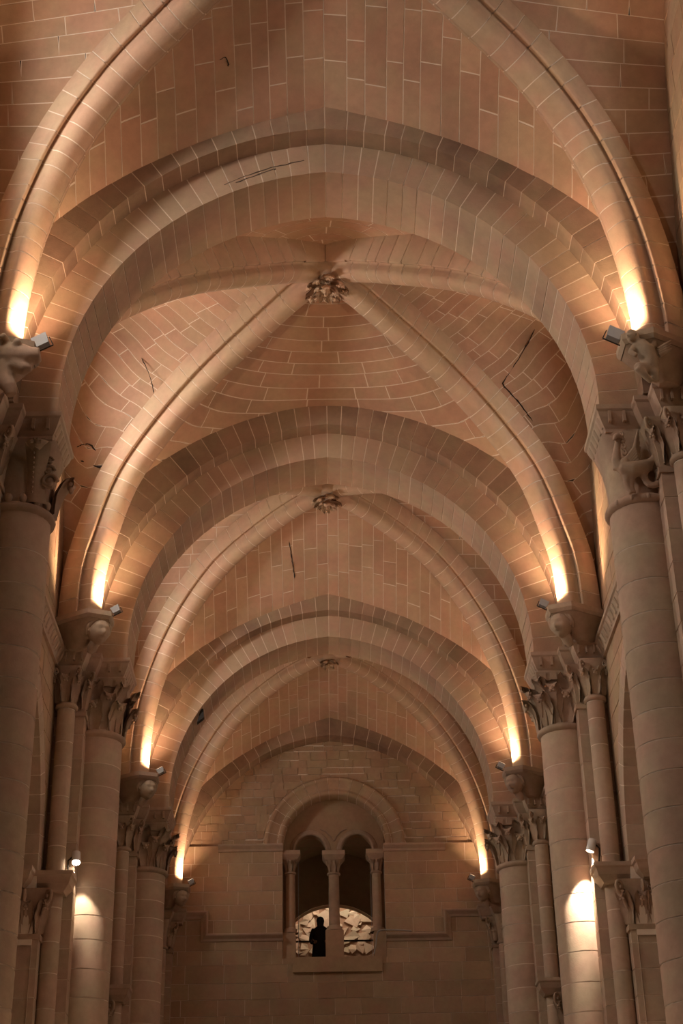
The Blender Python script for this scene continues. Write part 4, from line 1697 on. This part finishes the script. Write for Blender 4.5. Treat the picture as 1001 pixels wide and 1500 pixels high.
# ------------------------------------------------------------------ downward spotlights on the lower capitals
def build_spotlight(s, loc, d, label, mat, beam=None):
    loc = Vector(loc); d = Vector(d).normalized()
    T = Thing('spotlight', label, 'spotlight', loc)
    T.part('barrel', Geo().tube([loc - d * .22, loc - d * .21, loc - d * .02, loc], [.05, .072, .075, .072], 16), mat)
    T.part('lens', Geo().tube([loc - d * .004, loc + d * .004], .068, 14), M_LENSW if s < 0 else M_LENS)
    g = Geo()
    if beam:
        g.tube([loc - d * .12, loc - d * .10 + Vector((s * .14, 0, .02))], .014, 6)
    else:
        g.tube([loc - d * .12 + Vector((s * .07, 0, 0)), loc - d * .10 + Vector((s * .14, .02, -.04)), (loc.x + s * .12, loc.y - .02, 9.34)], .014, 6)
    T.part('bracket', g, M_IRON)
    if beam:
        spot('nave_fill_beam', loc + d * .02, beam, NAVE_FILL_W, SPOT_COL, math.radians(84), .8, .05)
        return T
    spot('pier_beam', loc + d * .02, loc + Vector((-s * .05, .25, -1)), SPOT_W[s], SPOT_COL, math.radians(62), .45, .03)
    return T


build_spotlight(1, (4.385, YC[1] - .82, 9.66), (-.30, .0, -.9), 'white cylinder spotlight on the ledge of the lower carved capital', M_WHITE)
build_spotlight(-1, (-4.385, YC[1] - .84, 9.60), (.10, -.42, -.9), 'glaring round lamp shining on the ledge of the dark lower capital', M_WHITE)

# unseen fill lamps added low on the first piers, bouncing light off the floor
for s, nm in ((-1, 'added unseen fill spotlight low on the dark scroll-capital pier, aimed at the floor'), (1, 'added unseen fill spotlight low on the winged-beast pier, aimed at the floor')):
    build_spotlight(s, (s * 3.70, YC[0] + .02, 4.30), (-s * .5, .1, -.8), nm, M_WHITE, (s * .8, YC[0] + 1.5, 0))

# ------------------------------------------------------------------ end wall with the twin window
YW = 44.50
YB = 44.98


def win_hole(x):
    """opening through the whole wall front below the impost"""
    if -1.38 < x < 1.50:
        return (12.17, 15.40)
    return None


def semi_hole(x):
    d = abs(x - .10)
    if d < 1.48:
        return (15.0, 15.38 + sqrt(1.48 ** 2 - d * d))
    return None


def twin_hole(x):
    for c in (-.60, .75):
        d = abs(x - c)
        if d < .44:
            return (12.17, 15.36 + sqrt(.44 ** 2 - d * d))
    if -1.04 < x < 1.19:
        return (12.17, 15.0)
    return None


def holed_sheet(g, x0, x1, z0, z1, y, hole, n):
    for i in range(n):
        a, b = lerp(x0, x1, i / n), lerp(x0, x1, (i + 1) / n)
        m = (a + b) / 2
        h = hole(m) if hole else None
        def quad(p, q):
            if q - p > 1e-4:
                g.add([(a, y, p), (b, y, p), (b, y, q), (a, y, q)], [(0, 1, 2, 3)])
        if h is None:
            quad(z0, z1)
        else:
            quad(z0, max(z0, min(z1, h[0]))); quad(min(z1, max(z0, h[1])), z1)


g = Geo()
rec = .007
holed_sheet(g, -5.3, 5.3, 0, 12.0, YW - .06 + rec, None, 1)
holed_sheet(g, -5.3, 5.3, 12.0, 15.38, YW + rec, win_hole, 190)
holed_sheet(g, -5.3, 5.3, 15.38, 20.5, YW + .10 + rec, semi_hole, 190)
# reveals of the rectangular recess
for x in (-1.38, 1.50):
    g.add([(x, YW, 12.17), (x, YB, 12.17), (x, YB, 15.4), (x, YW, 15.4)], [(0, 1, 2, 3)])
g.add([(-5.3, YW - .06, 12.0), (5.3, YW - .06, 12.0), (5.3, YW + .1, 12.0), (-5.3, YW + .1, 12.0)], [(0, 1, 2, 3)])
EW = structure('wall_back', g, M_MORTAR, (0, YW, 0))


def lay(st, x0, x1, z0, z1, y, hole, hmin, hmax, wmin, wmax, seed, mat, name='stone', relief=.004, xf=None, rough=0.0, thick=.06, breaks=()):
    r = random.Random(seed)
    z = z0
    while z < z1 - .05:
        h = r.uniform(hmin, hmax)
        if z1 - (z + h) < hmin * .6:
            h = z1 - z
        x = x0 - r.uniform(0, wmax * .8)
        while x < x1:
            w = r.uniform(wmin, wmax)
            a, b = max(x, x0), min(x + w, x1)
            x += w
            for br in breaks:
                if a < br < b:
                    if br - a > b - br:
                        b = br; x = br
                    else:
                        if br - a > .12:
                            b = br; x = br
                        else:
                            a = br
            if b - a < .09:
                continue
            dz0, dz1 = r.uniform(-rough, rough), r.uniform(-rough, rough)
            cols = hole_piece(a + GAP / 2, b - GAP / 2, z + GAP / 2 + dz0, z + h - GAP / 2 + dz1, hole)
            if cols is None:
                continue
            if xf and not xf((a + b) / 2, z + h / 2):
                continue
            j = r.uniform(0, relief * 1.6)
            rows = [[Vector((u, y - j - (r.uniform(0, rough) * .4), lerp(lo, hi, q))) for q in (0, 1)] for u, lo, hi in cols]
            st.part(name, stone_from_rows(rows, Vector((0, 1, 0)), thick), mat)
        z += h


inside = lambda x, z: z < 13.4 or ((abs(x) + .32) / 5.0) ** 2 + ((z - 13.7) / 5.2) ** 2 < 1.0
lay(EW, -4.6, 4.6, 8.2, 12.0, YW - .06, None, .36, .44, .55, 1.15, 11, M_WALL)
lay(EW, -4.6, 4.6, 12.0, 15.38, YW, win_hole, .37, .44, .5, 1.0, 12, M_WALL, breaks=(-1.38, 1.50))
rough_hole = lambda x: (15.0, 15.38 + sqrt(max(0, 2.05 ** 2 - (x - .10) ** 2))) if abs(x - .10) < 2.05 else None
lay(EW, -4.4, 4.4, 15.38, 19.0, YW + .10, rough_hole, .17, .28, .25, .6, 13, M_WALL, 'rubble_stone', .012, inside, .02)

# twin window: a thing of its own with colonnettes, light arches, tympanum
TW = Thing('twin_window', 'round-headed twin window with a central colonnette in the end wall', 'window', (.07, YW, 12.17))
g = Geo()
holed_sheet(g, -1.4, 1.52, 12.17, 17.2, YB, twin_hole, 146)
# intrados of the two lights and the jambs
for c in (-.60, .75):
    rows = []
    for i in range(17):
        a = pi * i / 16
        rows.append([(c - .44 * cos(a), YB, 15.36 + .44 * sin(a)), (c - .44 * cos(a), YB + .30, 15.36 + .44 * sin(a))])
    g.grid(rows, True)
for x in (-1.04, 1.19):
    g.add([(x, YB, 12.17), (x, YB + .3, 12.17), (x, YB + .3, 15.1), (x, YB, 15.1)], [(0, 1, 2, 3)])
tym = TW.part('tympanum', g, M_WALL)
# moulded semicircular arch, built of voussoirs
prof = [(1.47, .46), (1.47, .02), (1.50, -.03), (1.56, -.05), (1.62, -.02), (1.64, .03), (1.68, .02), (1.85, -.02), (1.88, -.05), (1.93, -.08), (1.98, -.06), (2.02, 0.0), (2.02, .10)]
big = TW.part('round_arch', Geo().grid([[(.10 - (r_ + .004) * cos(pi * i / 40), YW + y_ + .008, 15.38 + (r_ + .004) * sin(pi * i / 40)) for r_, y_ in prof] for i in range(41)], True), M_MORTAR)
nv = 17
for i in range(nv):
    rows = []
    for q in range(4):
        a = pi * (i + q / 3) / nv + (.004 if q == 0 else (-.004 if q == 3 else 0))
        rows.append([(.10 - r_ * cos(a), YW + y_, 15.38 + r_ * sin(a)) for r_, y_ in prof])
    TW.part('voussoir', Geo().grid(rows, True), M_WALL, big)
# small archivolts of the lights
for c in (-.60, .75):
    pr = [(.44, .02), (.44, -.03), (.47, -.06), (.51, -.06), (.53, -.02), (.56, -.03), (.59, -.01), (.59, .02)]
    TW.part('light_arch', Geo().grid([[(c - r_ * cos(pi * i / 20), YB + y_, 15.36 + r_ * sin(pi * i / 20)) for r_, y_ in pr] for i in range(21)], True), M_CARVE)
# carved crossing ribs in the spandrel
e = Geo()
for q in (-1, 1):
    pts = [(.075 + q * x, YB - .012, z) for x, z in ((.02, 15.62), (.10, 15.78), (.22, 15.90), (.38, 15.98))]
    e.tube(pts, .018, 6)
TW.part('spandrel_carving', e, M_CARVE, tym)


def colonnette(x, y, z0, z1, r, label=None, mat=M_CARVE):
    sh = TW.part('colonnette', Geo().lathe((x, y), [(r, z0 + .14), (r * .98, (z0 + z1) / 2), (r * .93, z1 - .62)], 16), mat, None, label)
    TW.part('base', Geo().lathe((x, y), [(r * 1.6, z0), (r * 1.6, z0 + .04), (r * 1.35, z0 + .07), (r * 1.45, z0 + .11), (r, z0 + .15)], 16), mat, sh)
    TW.part('capital', Geo().grid(bell_rows((x, y), r * 1.0, r * 1.75, r * 1.75, z1 - .60, z1 - .24, 20, 6), True, True), mat, sh)
    TW.part('astragal', Geo().lathe((x, y), [(r * .9, z1 - .65), (r * 1.25, z1 - .63), (r * 1.25, z1 - .60), (r * .9, z1 - .57)], 16), mat, sh)
    for a in (-3 * pi / 4, -pi / 4, -pi / 2):
        TW.put('leaf', ME_LEAF_S, (x + r * cos(a), y + r * sin(a), z1 - .58), sh, (0, 0, a), (.6, .6, .62))
    w = r * 2.1
    TW.part('impost', Geo().box((x - w, y - w, z1 - .12), (x + w, y + w, z1)).hexa(
        [(x - w * .75, y - w * .75, z1 - .24), (x + w * .75, y - w * .75, z1 - .24), (x + w * .75, y + w * .75, z1 - .24), (x - w * .75, y + w * .75, z1 - .24),
         (x - w, y - w, z1 - .12), (x + w, y - w, z1 - .12), (x + w, y + w, z1 - .12), (x - w, y + w, z1 - .12)]), mat, sh)


colonnette(.065, YB - .06, 13.0, 15.24, .155, 'middle colonnette standing on a tall block')
colonnette(-1.17, YB - .17, 12.92, 15.24, .135, 'reddish colonnette against the window jamb', M_ARCH)
colonnette(1.28, YB - .17, 12.92, 15.24, .135)
TW.part('plinth', Geo().box((-.19, YB - .32, 12.17), (.32, YB + .22, 12.98)), M_WALL)
TW.part('plinth', Geo().box((-1.38, YB - .38, 12.17), (-1.03, YB + .2, 12.90)), M_WALL)
TW.part('plinth', Geo().box((1.16, YB - .38, 12.17), (1.50, YB + .2, 12.90)), M_WALL)
sill = Geo(); sill.box((-1.10, YW - .12, 11.76), (1.36, YB + .3, 12.17))
TW.part('sill', sill, M_WALL)

# glass pane with thin metal edges
GP = Thing('glass_pane', 'clear glass pane with thin metal edges closing the twin window', 'glass', (.07, YB + .14, 12.17))
gg = Geo(); gg.box((-.95, YB + .135, 12.20), (1.13, YB + .145, 15.50)); GP.part('sheet', gg, M_GLASS)
for x in (-.95, 1.12):
    e = Geo(); e.box((x - .008, YB + .12, 12.20), (x + .008, YB + .16, 15.05)); GP.part('edge', e, M_CABLE)

# mouldings on the end wall
nt = 20
MP = [(0, .02), (0, -.12), (-.03, -.13), (-.06, -.12), (-.14, -.05), (-.20, -.03), (-.22, .02)]
def wall_mould(path, name='trim'):
    global nt
    nt += 1
    gq = Geo()
    sweep(path, [(o, YW + h) for o, h in MP], X, Z, Y, geo=gq)
    for pt, dr in ((path[0], 1), (path[-1], -1)):
        pass
    return structure('trim_%d' % nt, gq, M_PIER, (0, YW, path[0][1]))
wall_mould([(-3.22, 15.40), (-1.37, 15.40)])
wall_mould([(1.50, 15.36), (3.26, 15.36)])
wall_mould([(-4.30, 13.50), (-3.46, 13.50), (-3.46, 12.86), (-1.38, 12.86)])
wall_mould([(1.50, 12.80), (3.12, 12.80), (3.12, 13.45), (4.30, 13.45)])
# strip of masonry between the mouldings and the window jambs (flush facing)
# cable bending from the sill over the moulding
single('cable', Geo().tube(catmull([(1.14, YW - .16, 12.22), (1.20, YW - .16, 12.45), (1.24, YW - .16, 12.75), (1.34, YW - .16, 12.86), (1.7, YW - .15, 12.87), (2.2, YW - .14, 12.84)], 5), .022, 7),
       M_CABLE, 'grey cable bending from the window sill over the stone ledge', 'cable', (1.3, YW - .16, 12.2))

# ------------------------------------------------------------------ gallery room behind the twin window
g = Geo()
YR = 47.5
# barrel vault and side walls of the dark gallery
rows = []
for i in range(21):
    a = pi * i / 20
    rows.append([(.1 - 1.75 * cos(a), YB + .3, 14.4 + 1.65 * sin(a)), (.1 - 1.75 * cos(a), YR, 14.4 + 1.65 * sin(a))])
rows = [[(-1.65, YB + .3, 12.0), (-1.65, YR, 12.0)]] + rows + [[(1.85, YB + .3, 12.0), (1.85, YR, 12.0)]]
g.grid(rows, True)
structure('ceiling_gallery', g, M_PLASTER)
def seg_hole(x):
    d = abs(x - .06)
    if d < 1.50:
        return (12.0, 12.70 + sqrt(max(0, 1.76 ** 2 - d * d)))
    return None
g = Geo(); holed_sheet(g, -1.7, 1.9, 12.0, 16.2, YR, seg_hole, 90)
rows = []
for i in range(25):
    x = lerp(-1.43, 1.55, i / 24)
    rows.append([(x, YR, seg_hole(x)[1]), (x, YR + .35, seg_hole(x)[1])])
g.grid(rows, True)
structure('wall_gallery', g, M_WALL)
structure('floor_gallery', Geo().box((-3.2, YB + .3, 11.8), (3.3, 50.0, 12.0)), M_FLOOR)
# bright chamber beyond, wall with broken slabs fixed to it
YF = 49.5
g = Geo()
g.box((-3.2, YF, 12.0), (3.3, YF + .2, 16.4)).box((-3.3, YR + .35, 12.0), (-3.2, YF + .2, 16.4)).box((3.3, YR + .35, 12.0), (3.4, YF + .2, 16.4)).box((-3.3, YR + .35, 16.4), (3.4, YF + .2, 16.6))
FW = structure('wall_chamber', g, M_FRAGWALL, (0, YF, 13))
r = random.Random(21)
placed = []
tries = 0
while len(placed) < 84 and tries < 4000:
    tries += 1
    x, z = r.uniform(-1.5, 1.7), r.uniform(13.5, 15.5)
    if abs(x - .1) > 1.0 and r.random() < .6:
        continue
    rad = r.uniform(.13, .30)
    if any(hypot(x - a, z - b) < (rad + c) * .47 for a, b, c in placed):
        continue
    placed.append((x, z, rad))
    n = r.choice((4, 4, 5, 5, 3))
    rot = r.uniform(0, 6.28)
    poly = []
    st_ = r.uniform(.6, 1.0)
    for q in range(n):
        a = rot + 2 * pi * q / n + r.uniform(-.35, .35)
        rr = rad * r.uniform(.75, 1.15)
        poly.append((x + rr * cos(a), z + rr * sin(a) * st_))
    tilt = r.uniform(.02, .075)
    gq = Geo()
    fr = [(a, YF - tilt - .03 * sin(i * 2.1), b) for i, (a, b) in enumerate(poly)]
    bk = [(a, YF + .01, b) for a, b in poly]
    gq.add(fr + bk, [tuple(range(n))] + [(i, (i + 1) % n, n + (i + 1) % n, n + i) for i in range(n)])
    FW.part('slab_fragment', gq, M_FRAG)
cl = bpy.data.lights.new('chamber_light', 'AREA'); cl.shape = 'RECTANGLE'; cl.size = 2.5; cl.size_y = .5; cl.energy = 60; cl.color = (1.0, .80, .64)
co = link('chamber_light', cl, None, (.1, YR + .75, 16.0)); co.rotation_euler = (math.radians(38), 0, 0)
# the lamp throws a little light on the gallery vault too
RL = Thing('railing', 'dark horizontal handrail across the lit opening behind the twin window', 'railing', (.1, 46.9, 12.0))
RL.part('handrail', Geo().tube([(-1.6, 46.9, 13.22), (1.8, 46.9, 13.22)], .028, 8), M_IRON)
for x in (-1.5, 1.7):
    RL.part('post', Geo().tube([(x, 46.9, 12.0), (x, 46.9, 13.24)], .03, 8), M_IRON)


# ------------------------------------------------------------------ person in dark clothes at the railing
def build_person(x, y, z):
    T = Thing('person', 'person in a long dark coat with dark hair standing behind the window', 'person', (x, y, z))
    bm_v = [(0, 0, .95), (0, 0, 1.15), (0, .01, 1.36), (0, 0, 1.47), (0, -.01, 1.56), (0, -.01, 1.66),
            (.18, 0, 1.40), (.24, .02, 1.12), (.18, -.14, .98), (.12, -.24, 1.02),
            (-.18, 0, 1.40), (-.24, .02, 1.12), (-.18, -.14, .98), (-.12, -.24, 1.02),
            (.10, 0, .90), (.11, -.01, .48), (.11, .01, .07), (.12, -.14, .03),
            (-.10, 0, .90), (-.11, -.01, .48), (-.11, .01, .07), (-.12, -.14, .03)]
    ed = [(0, 1), (1, 2), (2, 3), (3, 4), (4, 5), (2, 6), (6, 7), (7, 8), (8, 9), (2, 10), (10, 11), (11, 12), (12, 13), (0, 14), (14, 15), (15, 16), (16, 17), (0, 18), (18, 19), (19, 20), (20, 21)]
    rad = [.15, .14, .16, .06, .085, .08, .065, .05, .04, .035, .065, .05, .04, .035, .09, .065, .045, .04, .09, .065, .045, .04]
    me = bpy.data.meshes.new('body')
    me.from_pydata(bm_v, ed, [])
    me.materials.append(M_SKIN)
    o = link('body', me, T.root)
    sk = o.modifiers.new('skin', 'SKIN')
    if not me.skin_vertices:
        bm = bmesh.new(); bm.from_mesh(me); bm.verts.layers.skin.verify(); bm.to_mesh(me); bm.free()
    for v, rr in zip(me.skin_vertices[0].data, rad):
        v.radius = (rr, rr * .85)
    me.skin_vertices[0].data[0].use_root = True
    ss = o.modifiers.new('sub', 'SUBSURF'); ss.levels = 2; ss.render_levels = 2
    hg = head_geo((0, -.01, 1.61), .125, Vector((0.35, 1, 0)))
    T.root  # head in local frame
    hme = hg.mesh('head', M_SKIN)
    link('head', hme, T.root)
    hair = Geo().ball((-.01, -.035, 1.64), (.115, .125, .125), 14, 9).ball((-.01, -.07, 1.54), (.10, .075, .12), 12, 8)
    link('hair', hair.mesh('hair', M_HAIR), T.root)
    coat = Geo()
    prof = [(.28, .22, .32), (.27, .21, .60), (.24, .18, .90), (.235, .165, 1.08), (.25, .16, 1.25), (.245, .15, 1.36), (.17, .12, 1.44), (.09, .09, 1.50)]
    coat.grid([[(a * cos(2 * pi * k / 20), b * sin(2 * pi * k / 20), h) for k in range(20)] for a, b, h in prof], True, True)
    link('coat', coat.mesh('coat', M_BLACK), T.root)
    for sgn in (-1, 1):
        sl = Geo().tube([(sgn * .18, 0, 1.40), (sgn * .25, .02, 1.24), (sgn * .275, .02, 1.10), (sgn * .25, -.06, 1.02), (sgn * .19, -.14, .98)], [.085, .08, .07, .065, .055], 12)
        link('sleeve', sl.mesh('sleeve', M_BLACK), T.root)
    return T


build_person(-.33, 46.25, 12.0)

# a dark wedge jutting from the soffit of the third arch
bw = Thing('bracket', 'small dark wedge jutting from the soffit of the third arch', 'bracket', (-3.08, YC[2] - .40, 15.7))
bw.part('wedge', Geo().hexa([(-3.16, YC[2] - .45, 15.60), (-3.0, YC[2] - .45, 15.74), (-3.0, YC[2] - .30, 15.74), (-3.16, YC[2] - .30, 15.60),
                             (-3.08, YC[2] - .42, 15.98), (-3.02, YC[2] - .42, 15.95), (-3.02, YC[2] - .33, 15.95), (-3.08, YC[2] - .33, 15.98)]), M_IRON)
